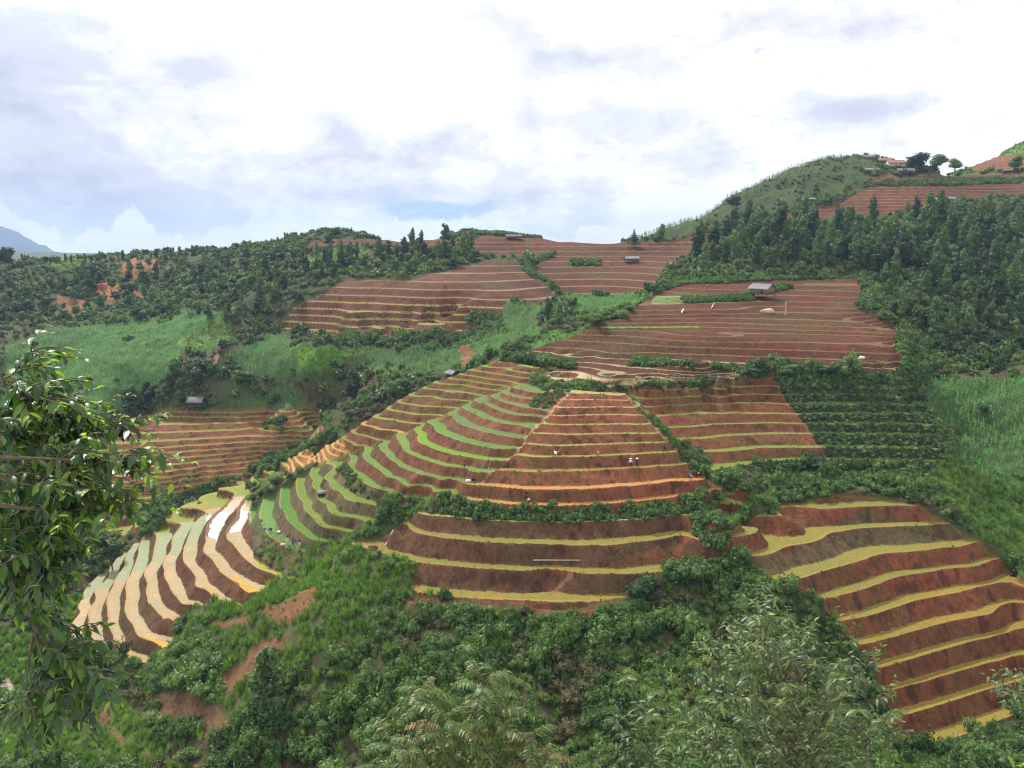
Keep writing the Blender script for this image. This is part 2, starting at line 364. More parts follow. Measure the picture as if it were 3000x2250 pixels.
# ------------------------------------------------------------------ what grows or is dug where
MLEV = [27.6, 28.5, 29.15, 30.1, 31.1, 32.3, 33.5, 34.8, 36.2, 38.0, 39.9, 41.9, 44.0, 46.2, 49.2, 52.0, 54.6]
YEL = (.215, .165, .032); ORG = (.46, .19, .06); SOIL = (.19, .068, .038); SOILD = (.118, .038, .024)
PALE = (.45, .36, .24); STRAW = (.42, .33, .20); HEDG = (.06, .095, .032)
# name: outline, nearest, farthest, levels, tread share, tread colours (one or per level), riser colour, wetness
REG = [
 ('hill', T('B', '0,485 350,490 700,420 980,350 1150,370 1250,460 1400,590 1390,625 1250,650 1080,640 1040,700 1060,820 900,845 0,842 A 2212,836 1780,806 1850,720 1900,655 2100,565'), 255, 420,
   [8, 10.2, 12.4, 14.7, 17, 19.4, 21.7, 24.1, 26.4, 28.7, 31.0, 33.5], .36, [(.22,.13,.07)] * 6 + [(.27, .22, .07)] * 8, SOILD, 0),
 ('hill', T('B', '930,170 1200,170 1540,235 1900,250 C 0,660 240,610 130,740 0,800 B 2070,470 1950,590 1420,575 1260,450 1270,330 1100,345 900,330 820,250'), 270, 520,
   [-9, -7, -5, -3, -1, 1, 3, 5, 7, 9, 11, 13, 15, 17, 19, 21, 23, 25, 27, 29], .35, (.16, .092, .052), (.110, .028, .016), 0),
 ('hill', T('A', '1980,240 2212,220 B 300,215 680,205 820,250 640,280 0,262 A 2212,262 1990,275'), 300, 520, [-6, -4, -2, 0, 2, 4, 6, 8, 10, 12], .35, (.16, .092, .052), (.110, .028, .016), 0),
 ('hill', T('C', '980,440 1150,350 1230,270 1700,245 2212,235 2300,240 2300,400 1800,400 1500,470 1200,520 540,575 700,480'), 300, 560,
   list(np.arange(-60, 10, 1.7)), .4, (.16, .088, .05), (.118, .031, .017), 0),
 ('hill', T('C', '1800,150 2300,95 2300,215 1900,220'), 380, 900, list(np.arange(-90, 10, 1.7)), .4, (.21, .12, .07), (.22, .075, .042), 0),
 ('upper', T('Q', '30,705 280,675 385,645 540,592 660,540 770,492 1035,415 1170,308 1300,235 1500,128 2212,80 X 0,92 700,45 1520,55 1560,150 1530,400 1900,570 1990,700 1930,800 2010,950 1960,1055 1300,1040 600,1000 300,1060 150,1170 Q 1960,915 1300,945 400,905 330,880 640,800 60,745'), 165, 330,
   [10.2, 12.6, 13.8, 14.9, 16, 17.2, 18.2, 19.0, 19.8, 20.6, 21.3, 21.9, 22.8, 24.0, 25.3, 26.3, 27.1, 27.7, 28.3, 30.5], .26, [(.135, .066, .04)] * 15 + [(.30, .22, .15)] * 3 + [STRAW] * 4, (.100, .024, .0135), 0),
 ('straw', T('Q', '335,885 640,843 700,850 860,900 1300,922 1700,912 1700,925 1300,940 640,930 400,905'), 150, 205, [27.6, 28.3, 29.5], .95, STRAW, SOIL, 0),
 ('shoulder', T('J', '1640,85 1900,125 2200,170 2130,260 2080,350 1880,390 1720,430 1500,490 1300,570 1110,705 800,810 600,890 430,970 270,1040 50,1090 K 1370,290 1270,90 J 0,820 110,780 230,730 350,630 480,570 600,490 740,420 880,360 1020,300 1150,255 1270,210 1385,165 1505,120'), 140, 210,
   [26.0, 27.0, 27.9, 28.9, 29.8, 30.7, 31.7, 32.9, 34.1, 35.4, 36.8, 38.2, 39.9, 41.4, 43], .44, [(.155, .22, .03)] * 8 + [(.19, .215, .03)] * 3 + [ORG] + [YEL] * 6, (.18, .064, .036), 0),
 ('orange', T('K', '1270,60 1370,290 1000,400 640,600 650,500 690,340 900,210'), 140, 215, list(np.arange(40.5, 56, .95)), .42, (.48, .27, .08), (.36, .16, .06), 0),
 ('crest', T('V', '1780,590 1720,760 1480,862 1300,930 1100,1030 800,1175 620,1300 500,1380 350,1490 320,1420 700,1170 800,1060 850,990 960,900 1200,800 1450,730 1640,610'), 140, 225,
   [44.2, 47.2, 49.2, 51.2, 53.6, 56.0, 58.0, 60.0, 62.0, 64], .82, (.24, .25, .03), SOIL, .2),
 ('paddies', T('P', '1560,110 1620,130 1625,330 1640,640 1820,760 2100,890 1840,850 1720,1000 1560,1130 1300,1060 1130,1100 960,1200 970,1440 760,1600 640,1600 480,1500 330,1570 270,1560 190,1450 60,1440 60,1270 180,990 250,850 400,740 500,610 700,500 1000,380 1200,280 1400,190'), 110, 205,
   [53.6, 56.0, 58.0, 60.0, 62.0, 64.0, 66.0, 68.0, 70.0, 72.0, 74.5], .66, (.41, .265, .135), (.135, .050, .030), .34),
 ('hill', T('V', '400,318 520,268 800,180 1200,195 2000,175 2080,375 2130,405 1900,490 1550,650 1420,772 1150,797 780,905 600,1015 560,1175 450,1205 0,1255 -300,1000 250,760 300,480'), 190, 300,
   [51.4, 52.6, 53.8, 55.0, 56.2, 57.4, 58.6, 59.8, 61.0, 62.2, 63.4, 64.6, 65.9, 67.3, 69.1, 71.0, 73.0, 75], .45, [(.20, .22, .045)] * 5 + [(.26, .21, .06)] * 9 + [(.24, .25, .045)] * 5, (.19, .062, .036), 0),
 ('main', T('E', '1460,85 1330,90 1300,150 1340,190 1335,248 1270,305 1210,370 1165,440 1085,515 990,608 880,660 760,690 680,780 560,855 490,880 350,985 60,1083 60,1100 480,1215 430,1330 490,1410 1000,1465 1400,1482 1700,1470 1830,1450 2000,1290 2212,1268 F 290,1465 330,1380 290,1240 400,1050 700,930 900,905 280,955 150,885 100,830 50,790 E 2180,490 2120,430 2060,372 2010,310 1960,250 1880,175 1850,115 Q 1040,1005 720,1010'), 95, 170,
   MLEV, .50, [(.34, .26, .10)] * 5 + [(.26, .27, .05)] * 3 + [(.30, .29, .05)] * 1 + [YEL, ORG, ORG, (.26, .3, .06), YEL, YEL, (.25, .175, .032), YEL], (.185, .058, .031), .12),
 ('main', T('Q', '720,1012 1050,1000 1400,985 2000,930 F 240,270 400,248 610,236 600,290 640,340 740,470 800,530 870,640 950,760 500,780 150,860 50,760 0,690 E 2180,490 2120,430 2060,372 2010,310 1960,250 1880,175 1850,115'), 140, 200,
   [30.0, 31.5, 32.9, 34.3, 35.8, 37.3, 38.9, 40.6, 43], .52, (.17, .20, .04), (.21, .064, .034), 0),
 ('overgrown', T('F', '600,232 1560,215 1590,420 1720,560 1720,690 1650,790 1600,880 1000,890 900,900 400,905 280,955 150,885 140,860 500,785 950,760 870,640 800,530 740,470 640,340 600,290'), 135, 205,
   [30.0, 31.5, 32.9, 34.3, 35.8, 37.3, 38.9, 40.6, 43.3, 44.5], .5, (.10, .17, .045), (.045, .06, .025), 0),
 ('lower', T('F', '610,1055 1000,985 1600,995 1610,1040 1800,1155 1940,1285 2080,1395 2190,1520 2300,1600 2500,1900 I 2300,1290 2140,1315 1900,1415 1700,1490 1500,1525 1370,1505 1290,1300 1240,1150 1215,1000 1110,860 980,700 840,570 590,478 460,470 380,300 F 330,1390 300,1220'), 90, 160,
   [43.7, 45.5, 48.0, 50.4, 52.8, 55.2, 57.6, 60.0, 62.4, 64.8, 67.2, 69.6], .50, [(.18, .165, .036)] * 2 + [(.22, .17, .034)] * 3 + [(.27, .175, .030)] * 8, (.205, .058, .029), .12),
 ('nose', T('J', '1700,400 1850,350 2130,340 2250,400 2300,520 2300,640 2212,712 2130,800 1980,935 1940,1045 1780,1175 1640,1300 1350,1405 1240,1480 1180,1515 920,1600 K 1900,930 1620,1045 1400,1140 1200,1250 900,1320 650,1310 560,1230 440,1180 330,1150 290,1000 285,880 320,700 640,575 980,410 1300,300 J 80,1080 430,960 600,885 800,805 920,730 1110,700 1300,570 1450,490 1620,450'), 110, 180,
   [28, 28.9, 29.8, 30.7, 31.7, 32.9, 34.1, 35.4, 36.8, 38.2, 39.9, 41.4, 43.2, 45.2, 47.2, 49.2, 51.2, 53.2, 55.5], .58,
   [(.125, .165, .055)] * 5 + [(.125, .19, .05), (.12, .17, .062), (.125, .21, .045), (.16, .28, .028), (.125, .20, .045), (.12, .18, .05), (.12, .19, .045), (.12, .18, .045), (.15, .19, .04), (.145, .20, .036), (.165, .20, .034), (.085, .19, .03), (.10, .15, .038), (.10, .145, .036)],
   (.17, .060, .034), .0),
]
shape = GX.shape
lev = np.zeros(shape); ter = np.zeros(shape); wet = np.zeros(shape); afr = np.full(shape, .5)
tcol = np.zeros(shape + (3,)); gcol = np.zeros(shape + (3,)); reg = np.full(shape, -1, np.int16)
GZ = GZ0.copy()
# untouched ground: litter and low growth over red earth
gn = fbm(GX, GY, 14, 4, 11)
base = np.array((.055, .07, .028)); base2 = np.array((.10, .06, .035))
gcol[:] = base + (base2 - base) * np.clip(gn * 1.6 + .25, 0, 1)[..., None]
CLS = {'scrub': 0, 'terrace': 1, 'corn': 2, 'grass': 3, 'soil': 4, 'hedge': 5, 'forest': 6, 'meadow': 7, 'bright': 8}
cls = np.zeros(shape, np.int8)
# (class, outline, nearest, farthest, ground colour)
PATCH = [
 ('forest', T('C', '0,640 240,600 560,520 850,480 1000,460 1500,440 2300,380 2300,1500 1480,1500 1400,1250 1350,1150 1160,1130 1130,900 700,880 0,940 -130,960 -60,850 B 1950,590 2070,470 2150,330'), 190, 480, (.05, .065, .026)),
 ('forest', T('A', '0,300 150,400 700,340 1150,290 1700,220 2212,150 B 300,215 680,205 900,200 1000,330 1050,345 980,350 700,420 350,490 0,485 A 2212,500 2000,590 1850,660 1500,700 1450,660 1150,700 1080,740 700,740 250,720 0,800'), 280, 480, (.05, .065, .026)),
 ('corn', T('A', '250,730 440,700 650,770 1060,745 1200,690 1510,700 1480,880 1350,960 1200,980 1050,1080 980,1200 750,1300 600,1400 0,1400 0,900'), 210, 345, (.06, .15, .04)),
 ('bright', T('A', '1160,905 1300,830 1400,760 1510,700 1490,820 1400,900 1250,960'), 250, 345, (.12, .2, .05)),
 ('corn', T('A', '1380,1200 1500,1170 1800,1180 1950,1230 2060,1330 1560,1330 1370,1290'), 225, 270, (.055, .12, .035)),
 ('corn', T('A', '1480,960 1750,850 1900,900 1960,930 1920,1050 2080,1110 2200,1150 2212,1160 1700,1150 1550,1030'), 240, 310, (.05, .12, .032)),
 ('corn', T('B', '0,930 700,890 850,860 1050,820 1040,700 1080,640 1250,650 1300,690 1290,830 1250,930 900,1020 780,1040 600,1120 300,1100 60,1060'), 215, 310, (.042, .09, .026)),
 ('corn', T('B', '1420,590 1950,600 1850,720 1700,760 1560,740 1480,650'), 230, 300, (.055, .14, .035)),
 ('bright', T('A', '1960,920 2180,910 2212,940 B 100,1000 A 2150,1030 2080,1100 1920,1080 1930,980'), 230, 300, (.09, .20, .02)),
 ('bright', T('A', '1950,360 2212,285 B 160,280 160,330 0,400 A 2000,400'), 300, 450, (.1, .22, .04)),
 ('bright', T('B', '1225,880 1500,800 1600,790 1400,900 1230,950'), 200, 290, (.07, .2, .03)),
 ('corn', T('C', '0,500 400,300 700,180 1000,120 1200,130 1280,190 1150,340 900,400 700,470 540,540 240,600 0,640 B 1850,270 1900,200'), 350, 530, (.055, .085, .03)),
 ('corn', T('F', '1590,430 1600,230 2300,200 2400,900 2000,880 1780,780 1730,560'), 140, 215, (.04, .095, .028)),
 ('grass', T('F', '1700,700 1950,880 2300,870 2500,1200 2500,1900 2190,1510 2080,1390 1940,1280 1800,1150 1610,1030 1600,900 1650,790'), 100, 190, (.07, .14, .025)),
 ('grass', T('C', '1720,240 2300,225 2300,290 1750,275'), 380, 600, (.1, .2, .05)),
 ('soil', T('C', '1200,300 1250,265 1700,245 1830,270 1700,290 1400,300'), 380, 600, (.28, .11, .055)),
 ('grass', T('C', '1820,145 2300,20 2300,110'), 380, 900, (.12, .22, .05)),
 ('grass', T('A', '130,400 400,365 640,350 560,400 300,420'), 380, 500, (.12, .2, .05)),
 ('soil', T('A', '780,365 1060,350 1030,430 860,470 780,440'), 320, 480, (.3, .115, .055)),
 ('soil', T('A', '610,490 800,540 960,600 940,620 740,580 740,640 680,660 640,560'), 300, 450, (.3, .115, .055)),
 ('soil', T('A', '400,600 560,610 570,690 420,700 250,740 350,680'), 290, 450, (.3, .115, .055)),
 ('soil', T('A', '1450,690 1540,630 1560,660 1500,705'), 290, 450, (.28, .11, .055)),
 ('soil', T('A', '1380,990 1410,990 1400,1040 1450,1080 1420,1110 1380,1050'), 240, 320, (.40, .22, .13)),
 ('soil', T('B', '740,920 870,930 830,1010 790,1060 760,990'), 220, 310, (.24, .09, .05)),
 ('soil', T('A', '1900,1380 2050,1340 2130,1480 2000,1500 1880,1460'), 200, 290, (.27, .10, .055)),
 ('grass', T('G', '0,780 200,820 550,520 620,520 560,700 440,760 500,950 480,1200 700,1200 1000,1380 1020,1560 1300,1659 0,1659'), 90, 210, (.09, .15, .03)),
 ('grass', T('K', '650,1310 950,1330 1400,1140 1600,1290 2100,1470 2212,1700 1500,1700 800,1640'), 100, 160, (.08, .10, .035)),
 ('grass', T('H', '0,0 340,80 180,150 60,220 480,350 440,480 350,600 100,800 0,860 G 1500,1400 1300,1100 1500,900 1200,600 1700,450 1950,300'), 90, 160, (.08, .10, .035)),
 ('soil', T('G', '1850,580 2080,480 2060,640 1950,740 1800,720 1700,680'), 95, 160, (.25, .085, .05)),
 ('soil', T('G', '1300,680 1420,720 1700,700 1600,760 1350,740'), 95, 160, (.26, .1, .06)),
 ('soil', T('G', '1720,800 1900,800 1800,900 1650,1000 1500,1200 1300,1150 1400,1050 1600,950'), 95, 160, (.2, .08, .048)),
 ('soil', T('G', '700,1150 780,1120 740,1250 700,1400 560,1380 640,1280'), 95, 160, (.2, .08, .05)),
 ('soil', T('H', '1570,620 1680,640 1690,740 1620,760'), 90, 140, (.22, .08, .045)),
 ('soil', T('I', '290,540 380,560 390,640 320,620'), 90, 140, (.24, .085, .05)),
 ('soil', T('E', '420,1395 500,1425 1000,1475 1400,1495 1840,1465 1845,1520 1400,1560 900,1550 450,1480'), 95, 140, (.17, .065, .04)),
 ('soil', T('G', '1000,1180 1250,1160 1420,1250 1500,1400 1330,1480 1150,1380 1030,1290'), 90, 160, (.17, .085, .05)),
 ('soil', T('H', '1820,500 1900,440 1900,560 1830,600'), 90, 140, (.24, .085, .05)),
 ('soil', T('G', '540,1375 620,1380 820,1470 1040,1590 1300,1640 1300,1659 1030,1615 800,1495 640,1410'), 80, 150, (.20, .13, .06)),
 ('soil', T('G', '0,1070 60,1060 75,1110 50,1200 30,1320 60,1400 40,1420 10,1330 30,1180 0,1120'), 80, 230, (.38, .34, .26)),
 ('meadow', T('K', '285,1040 330,1100 560,1190 900,1310 930,1400 760,1560 560,1600 420,1420'), 100, 165, (.12, .10, .05)),
 ('meadow', T('Q', '330,880 640,845 850,905 1300,930 1290,945 400,915'), 160, 200, (.40, .31, .20)),
]
def mark(poly, r0, r1):
    m = in_poly(GU, GV, poly); m &= (GR > r0) & (GR < r1); return m
wu = 26 * fbm(GX, GY, 5.0, 3, 61); wv = 22 * fbm(GX, GY, 5.0, 3, 62)
for c, poly, r0, r1, col in PATCH:
    m = in_poly(GU + wu, GV + wv, poly) & (GR > r0) & (GR < r1)
    cls[m] = CLS[c]
    gcol[m] = np.array(col) * (1 + .35 * gn[m])[:, None]
RIS_A = {'main': .0, 'lower': 0}
for ri, (name, poly, r0, r1, levels, a, tc, rc, wt) in enumerate(REG):
    m = mark(poly, r0, r1)
    d0, d1 = levels[1] - levels[0], levels[-1] - levels[-2]
    tc_shift = 14
    lv = np.array([levels[0] - d0 * i for i in range(14, 0, -1)] + list(levels) + [levels[-1] + d1 * i for i in range(1, 15)], float)
    amp = .10 if name in ('paddies', 'crest') else (.11 if name not in ('hill', 'upper', 'orange', 'straw') else .045)
    if name == 'paddies': amp = .12
    wb = wob if name != 'paddies' else fbm(GX, GY, 5.0, 2, 5)
    h = -(GZ0[m]) + wb[m] * amp * 2
    L_ = np.interp(h, lv, np.arange(len(lv)), left=0, right=len(lv) - 1)
    k = np.clip(np.ceil(L_ - 1e-9).astype(int), 1, len(lv) - 1)
    g = k - L_
    if name == 'main': a = np.interp(h, [30, 35, 38, 40, 56], [.30, .36, .44, .50, .46])
    af = a * (1 + .35 * fbm(GX[m], GY[m], 25, 2, 40 + ri))
    af = np.clip(af, .2, .93)
    up = np.clip((g - af) / (1 - af), 0, 1)
    zz = -(lv[k] + (lv[k - 1] - lv[k]) * up)
    rim = np.clip(1 - g / .10, 0, 1) * np.clip(1 - (GR[m] - 150) / 80, 0, 1)
    zz = zz + .10 * rim * (g < af)
    ris = (g > af)
    zz = zz + ris * .10 * fbm(GX[m], GY[m], 1.3, 2, 9)
    GZ[m] = zz
    lev[m] = L_ - 0; ter[m] = 1; reg[m] = ri; cls[m] = CLS['terrace'] if name != 'overgrown' else CLS['hedge']; afr[m] = af
    tcs = np.array([tc[max(0, min(j - 14, len(tc) - 1))] if isinstance(tc, list) else tc for j in range(len(lv))])
    tcol[m] = tcs[k] * (1 + .10 * (((k * 7919) % 11) / 5.5 - 1))[:, None]
    sn = fbm(GX[m], GY[m], 22, 3, 77)
    gcol[m] = np.array(rc) * (1 + .45 * sn + .08 * (((k * 104729) % 7) / 3.5 - 1))[:, None]
    wet[m] = wt
# special beds
NREG = {n: i for i, (n, *_) in enumerate(REG)}
def repaint(poly, r0, r1, t=None, g=None, w=None):
    m = mark(T(*poly), r0, r1) & (ter > 0)
    if t is not None: tcol[m] = t
    if g is not None: gcol[m] = np.array(g) * (1 + .4 * gn[m])[:, None]
    if w is not None: wet[m] = w
repaint(('Q', '850,480 1650,480 1660,500 1640,495 860,500'), 180, 330, t=(.16, .33, .05), g=(.12, .24, .05))
repaint(('Q', '1300,240 2010,230 2000,262 1900,290 1280,300 1260,290'), 180, 330, t=(.15, .24, .07), g=(.13, .16, .06))
repaint(('K', '260,880 300,700 600,600 640,620 560,1150 400,1180 300,1000'), 110, 190, t=(.12, .22, .06), g=(.11, .13, .055))
repaint(('K', '640,560 980,410 1380,300 1400,500 1560,640 1800,740 1900,930 1560,1040 1200,1250 680,1310 560,1180 600,700'), 110, 190, g=(.135, .10, .05))
repaint(('F', '900,1180 1150,1080 1800,1160 1900,1280 1300,1290 700,1450 330,1470 320,1400 700,1350'), 90, 170, g=(.125, .078, .042))
repaint(('E', '480,880 2212,905 2212,1262 1560,1285 1200,1270 F 290,1230 280,1470 E 1820,1450 480,1410 60,1100'), 95, 150, g=(.125, .052, .032))
repaint(('P', '1590,120 1620,330 1570,250 1480,260 1400,290 1330,260 1400,190'), 120, 210, t=(.45, .25, .08), w=.9)
repaint(('P', '1240,300 1400,260 1590,250 1600,360 1400,480 1180,500'), 120, 210, t=(.42, .36, .30), w=1.0)
repaint(('P', '700,520 1180,310 1250,330 1100,560 850,680 520,840 370,915 190,1000 250,850 480,640'), 120, 210, t=(.26, .275, .14), w=.35)
repaint(('P', '1640,640 2110,900 1820,830 1700,770'), 100, 210, t=(.33, .30, .03), w=.2)
repaint(('P', '1440,780 1720,980 1600,1000 1470,860'), 100, 210, t=(.55, .30, .03), w=.2)
repaint(('P', '1190,800 1320,980 1570,1110 1490,1145 1290,1010'), 100, 210, t=(.55, .30, .03), w=.2)
repaint(('P', '700,1290 960,1430 860,1460 780,1400'), 100, 210, t=(.55, .30, .03), w=.2)
repaint(('P', '560,1430 770,1570 640,1590 600,1540'), 100, 210, t=(.55, .30, .03), w=.2)
# trodden edges between the blocks of terraces
def strip(c, line, w):
    q = T(c, line); return [(u - w, v - w * .3) for u, v in q] + [(u + w, v + w * .3) for u, v in q[::-1]]
for c, line, w, colr in [('E', '1480,105 1440,150 1420,175 1385,195 1350,240 1335,252 1270,305 1240,345 1210,370 1190,420 1165,440 1150,480 1085,515 1060,560 990,608 930,650 890,690', 4, (.40, .24, .14)),
                         ('E', '1850,118 1880,175 1960,250 2010,310 2060,372 2120,430 2180,490 F 50,790 100,830 150,885 280,955', 4, (.33, .19, .11)),
                         ('F', '1600,1050 1700,1120 1800,1160 1860,1210 1940,1285 2010,1350 2080,1398 2190,1525', 4, (.36, .19, .11)),
                         ('F', '600,240 640,340 740,470 800,530 870,640 950,760', 4, (.30, .13, .07)),
                         ('I', '1480,1265 1400,1330 1340,1390', 5, (.3, .15, .08)), ('H', '1540,380 1440,420 1390,470 1345,510', 6, (.27, .12, .065))]:
    m = in_poly(GU + wu * .25, GV + wv * .25, strip(c, line, w)) & (GR > 90) & (GR < 200) & (ter > .5)
    gcol[m] = colr; tcol[m] = colr; wet[m] = 0
# rough relief of the open ground
m = ter < .5
rough = fbm(GX, GY, 7, 4, 21) * 1.5 + fbm(GX, GY, 30, 2, 31) * 1.0
GZ[m] += (rough * np.interp(GR, [60, 110, 300], [.5, .8, 1.4]))[m]
# soften where terraces meet open ground
# ------------------------------------------------------------------ visibility from the photographer's side
E1 = GZ / GR
run = np.maximum.accumulate(E1, axis=0)
prev = np.vstack([np.full((1, NTH), -9.0), run[:-1]])
FU, FV = project(GX, GY, GZ)
seen = (E1 > prev - 3.0 / GR) & (FU > -180) & (FU < 3180) & (FV < 2330) & (GY > 40)
# ------------------------------------------------------------------ node helpers
class NT:
    def __init__(s, mat):
        mat.use_nodes = True; s.t = mat.node_tree; s.t.nodes.clear(); s.m = mat
    def n(s, kind, **kw):
        x = s.t.nodes.new(kind)
        for k, v in kw.items():
            if k == 'op': x.operation = v
            elif hasattr(x, k): setattr(x, k, v)
        return x
    def l(s, a, b): s.t.links.new(a, b)
    def put(s, v, sock):
        if isinstance(v, bpy.types.NodeSocket): s.l(v, sock)
        elif isinstance(v, tuple) and len(v) == 3 and sock.type == 'RGBA': sock.default_value = (*v, 1)
        else: sock.default_value = v
    def math(s, op, a, b=None, clamp=False):
        x = s.n('ShaderNodeMath', op=op); x.use_clamp = clamp
        s.put(a, x.inputs[0])
        if b is not None: s.put(b, x.inputs[1])
        return x.outputs[0]
    def mix(s, f, a, b, mode='MIX'):
        x = s.t.nodes.new('ShaderNodeMix'); x.data_type = 'RGBA'; x.blend_type = mode
        s.put(f, x.inputs[0]); s.put(a, x.inputs[6]); s.put(b, x.inputs[7]); return x.outputs[2]
    def noise(s, vec, scale, detail=4, rough=.55, dist=0.):
        x = s.n('ShaderNodeTexNoise'); s.l(vec, x.inputs['Vector'])
        x.inputs['Scale'].default_value = scale; x.inputs['Detail'].default_value = detail; x.inputs['Roughness'].default_value = rough; x.inputs['Distortion'].default_value = dist
        return x.outputs[0]
    def ramp(s, f, p):
        r = s.n('ShaderNodeValToRGB'); s.put(f, r.inputs[0]); e = r.color_ramp.elements
        while len(e) < len(p): e.new(.5)
        for i, (x, c) in enumerate(p): e[i].position = x; e[i].color = (*c, 1) if isinstance(c, tuple) else (c, c, c, 1)
        return r.outputs[0]
    def attr(s, name):
        a = s.n('ShaderNodeAttribute'); a.attribute_name = name; return a
    def objvec(s, scale=(1, 1, 1)):
        tc = s.n('ShaderNodeTexCoord'); mp = s.n('ShaderNodeMapping'); mp.inputs['Scale'].default_value = scale
        s.l(tc.outputs['Object'], mp.inputs[0]); return mp.outputs[0]
    def bsdf(s, color, rough=.8, spec=.3, normal=None):
        b = s.n('ShaderNodeBsdfPrincipled'); s.put(color, b.inputs['Base Color']); s.put(rough, b.inputs['Roughness']); s.put(spec, b.inputs['Specular IOR Level'])
        if normal is not None: s.l(normal, b.inputs['Normal'])
        return b
    def bump(s, h, strength=.5, dist=.1):
        b = s.n('ShaderNodeBump'); s.l(h, b.inputs['Height']); b.inputs['Strength'].default_value = strength; b.inputs['Distance'].default_value = dist; return b.outputs[0]
    def out(s, sh):
        o = s.n('ShaderNodeOutputMaterial'); s.l(sh, o.inputs[0]); return s.m
MATS = {}
def material(name):
    m = bpy.data.materials.new(name); MATS[name] = m; return NT(m)

def land_material():
    t = material('land')
    P = t.objvec()
    geo = t.n('ShaderNodeNewGeometry')
    lv = t.attr('lev').outputs['Fac']; ter_ = t.math('GREATER_THAN', t.attr('ter').outputs['Fac'], .5); af = t.attr('afr').outputs['Fac']; wt = t.attr('wet').outputs['Fac']
    tc = t.attr('tcol').outputs['Color']; gc = t.attr('gcol').outputs['Color']
    rag = t.noise(P, .9, 4, .65)
    g = t.math('SUBTRACT', t.math('CEIL', lv), lv)
    is_t = t.math('MULTIPLY', t.math('LESS_THAN', t.math('ADD', g, t.math('MULTIPLY', t.math('SUBTRACT', rag, .5), .22)), af), ter_)
    fine = t.noise(P, 1.6, 6, .65); mid = t.noise(P, .35, 5, .6); big = t.noise(P, .06, 4, .55)
    streak = t.noise(t.objvec((1.7, 1.7, .25)), 1.0, 5, .65, .3)
    grain = t.noise(P, 5.0, 4, .7)
    # dug earth of the risers: streaked, blotched
    k = t.ramp(t.math('ADD', t.math('MULTIPLY', streak, .5), t.math('MULTIPLY', mid, .5)), [(.36, .42), (.5, 1.0), (.64, 1.55)])
    earth = t.mix(1.0, gc, k, 'MULTIPLY')
    earth = t.mix(t.ramp(grain, [(.35, .35), (.6, 0.)]), earth, (.06, .035, .022))
    earth = t.mix(t.math('MULTIPLY', t.ramp(big, [(.40, .1), (.68, .7)]), t.ramp(fine, [(.4, 0.), (.65, 1.)])), earth, (.10, .13, .04))
    # gullies and slumps
    slump = t.ramp(t.noise(t.objvec((.5, .5, .05)), 1.0, 3, .5), [(.57, 0.), (.66, .7)])
    earth = t.mix(t.math('MULTIPLY', slump, ter_), earth, (.055, .026, .018))
    # planted or flooded beds
    row = t.ramp(t.noise(P, 2.2, 5, .75), [(.3, .6), (.5, 1.0), (.7, 1.35)])
    bed = t.mix(1.0, tc, row, 'MULTIPLY')
    bed = t.mix(t.ramp(mid, [(.42, .4), (.6, 0.)]), bed, t.mix(.6, tc, (.14, .2, .04)))
    bed = t.mix(t.ramp(t.noise(P, .10, 4, .6), [(.42, 0.), (.62, .55)]), bed, t.mix(1.0, bed, (.72, .92, .9), 'MULTIPLY'))
    wv = t.n('ShaderNodeTexWave'); t.l(P, wv.inputs['Vector']); wv.inputs['Scale'].default_value = .9; wv.inputs['Distortion'].default_value = 3.0; wv.inputs['Detail'].default_value = 3
    bed = t.mix(t.math('MULTIPLY', t.math('MULTIPLY', wt, .75), t.ramp(wv.outputs['Fac'], [(.35, 1.), (.6, 0.)])), bed, t.mix(1.0, bed, (.55, .50, .42), 'MULTIPLY'))
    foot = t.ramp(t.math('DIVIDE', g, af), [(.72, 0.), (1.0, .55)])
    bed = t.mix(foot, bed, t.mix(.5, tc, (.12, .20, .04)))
    rimw = t.math('MULTIPLY', t.math('MULTIPLY', af, t.math('MULTIPLY', rag, .28)), t.math('ADD', .85, t.math('MULTIPLY', wt, .9)))
    rim = t.math('MULTIPLY', t.math('LESS_THAN', g, rimw), ter_)
    dry = t.math('LESS_THAN', wt, .5)
    rimcol = t.mix(dry, (.16, .06, .035), t.mix(.5, t.mix(1.0, tc, (1.35, 1.3, 1.2), 'MULTIPLY'), (.30, .18, .10)))
    bed = t.mix(t.math('MULTIPLY', rim, .8), bed, rimcol)
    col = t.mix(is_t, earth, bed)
    water = t.math('MULTIPLY', t.math('MULTIPLY', is_t, wt), t.math('SUBTRACT', 1.0, rim))
    rough = t.math('SUBTRACT', .92, t.math('MULTIPLY', water, .80))
    hgt = t.math('ADD', t.math('MULTIPLY', fine, .5), t.math('MULTIPLY', grain, .3))
    bmp = t.n('ShaderNodeBump'); t.l(hgt, bmp.inputs['Height']); bmp.inputs['Distance'].default_value = .35
    t.l(t.math('SUBTRACT', 1.0, t.math('MULTIPLY', is_t, .88)), bmp.inputs['Strength'])
    spec = t.math('ADD', .15, t.math('MULTIPLY', water, .5))
    b = t.bsdf(col, rough, spec, bmp.outputs[0])
    return t.out(b.outputs[0])
land_mat = land_material()

